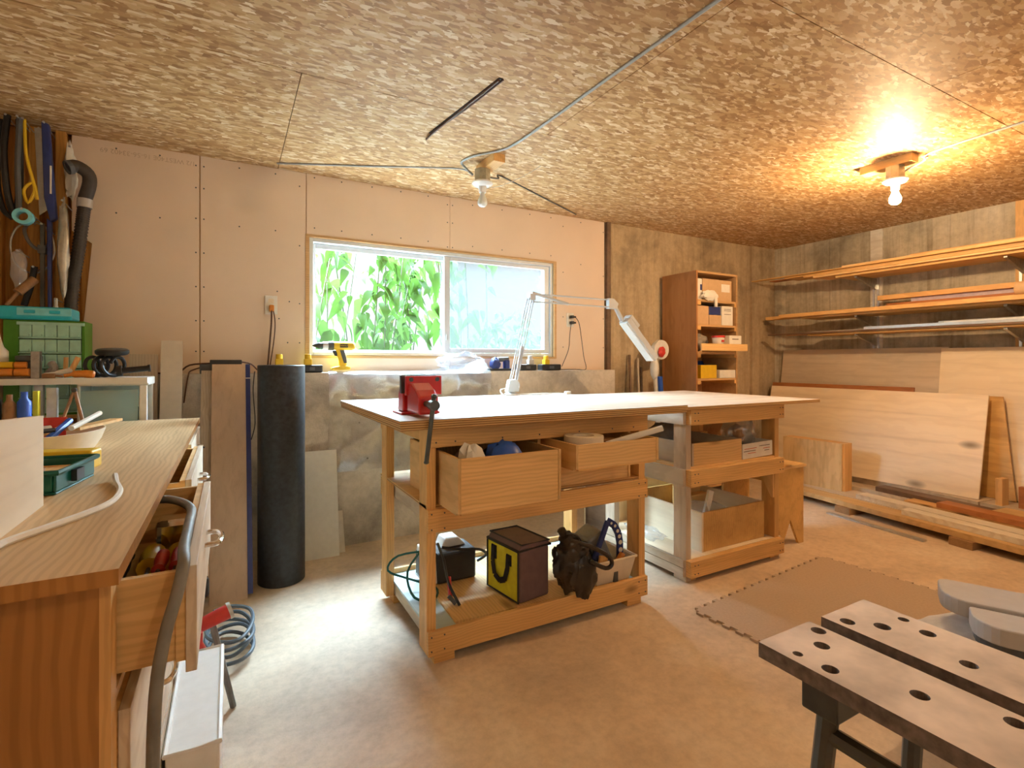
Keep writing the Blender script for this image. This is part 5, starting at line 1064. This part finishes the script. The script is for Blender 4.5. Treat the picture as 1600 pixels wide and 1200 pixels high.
part(wl_, 'panel', M().add([(-1.06,3.165,.93),(-.955,3.165,.93),(-1.01,3.205,1.95),(-1.12,3.205,1.95),(-1.06,3.185,.93),(-.955,3.185,.93),(-1.01,3.225,1.95),(-1.12,3.225,1.95)],[(0,1,2,3),(7,6,5,4),(0,4,5,1),(1,5,6,2),(2,6,7,3),(3,7,4,0)]), W_pale_z)
part(wl_, 'white_edge', M().add([(-.954,3.165,.93),(-.946,3.165,.93),(-1.001,3.205,1.95),(-1.009,3.205,1.95),(-.954,3.185,.93),(-.946,3.185,.93),(-1.001,3.225,1.95),(-1.009,3.225,1.95)],[(0,1,2,3),(7,6,5,4),(0,4,5,1),(1,5,6,2),(2,6,7,3),(3,7,4,0)]), WHITE)
hang('wooden_mallet', 'brown wooden mallet leaning above the turquoise case', 'mallet', M().cyl((-.918,3.25,1.442),(-.872,3.29,1.535),.008,n=8).cyl((-.886,3.278,1.508),(-.836,3.322,1.58),.020,n=10), BRONZE, smooth=True)
hang('plastic_bundle', 'small pinkish plastic bag behind the wooden mallet', 'plastic bag', crumple(M(), (-.905,3.365,1.63), .033,.026,.10, 97, 14, 12, .3), BAGM, smooth=True)
hang('bow_saw', 'black saw frame hanging behind the wooden mallet', 'saw', M().tube([(-.865,3.438,1.66),(-.88,3.438,1.56),(-.905,3.438,1.46)], .014, 8), BLACK)

# floor beside the bench
tb = thing('white_tub', 'white plastic bin on the floor below the open drawer', 'bin', (-.07,1.52,0))
part(tb, 'tub_shell', M().box(-.122,-.02,1.32,1.76,0,.335), WHITE, bevel=.004); part(tb, 'tub_rim', M().tube([(-.122,1.32,.335),(-.02,1.32,.335),(-.02,1.76,.335),(-.122,1.76,.335)], .006, 6, 1, True), WHITE)
hd2 = thing('red_handle_tool', 'red wooden handled tool sticking out over the white tub', 'tool', (-.04,1.88,.36)); part(hd2, 'grip', M().cyl((-.128,1.862,.346),(-.005,1.89,.378),.019,.024,n=14), REDP, smooth=True); part(hd2, 'ferrule', M().cyl((-.005,1.89,.378),(.005,1.892,.381),.027,n=14), GREYM, smooth=True)
part(hd2, 'shaft', M().cyl((-.05,1.88,.36),(.01,2.0,.004),.010,n=8), HOSEG)
solid('cord_coil', 'coil of dark grey cord on the floor by the bench', 'cord', M().tube([(-.0+.085*math.cos(k*.7+.2*math.sin(k)),2.38+.15*math.sin(k*.7),.012+.0030*k) for k in range(40)], .0075, 7), plain('slate_cord',(.10,.13,.16),.5), smooth=True)
gl_ = thing('clamp', 'chrome and black clamp hanging at the bench front', 'clamp', (-.06,2.0,.42)); part(gl_, 'jaw', M().tube([(-.105,1.95,.52),(-.08,1.95,.56),(-.065,1.95,.52),(-.065,1.95,.46)], .006, 8), CHROME, smooth=True); part(gl_, 'body', M().box(-.125,-.06,1.93,1.97,.42,.48), BLACK, bevel=.006)
solid('red_bottle', 'red bottle peeking out behind the white tub', 'bottle', M().lathe([(.03,0),(.032,.01),(.032,.30),(.014,.34),(.014,.37)], (-.085,1.80,0), 16), REDP, smooth=True)
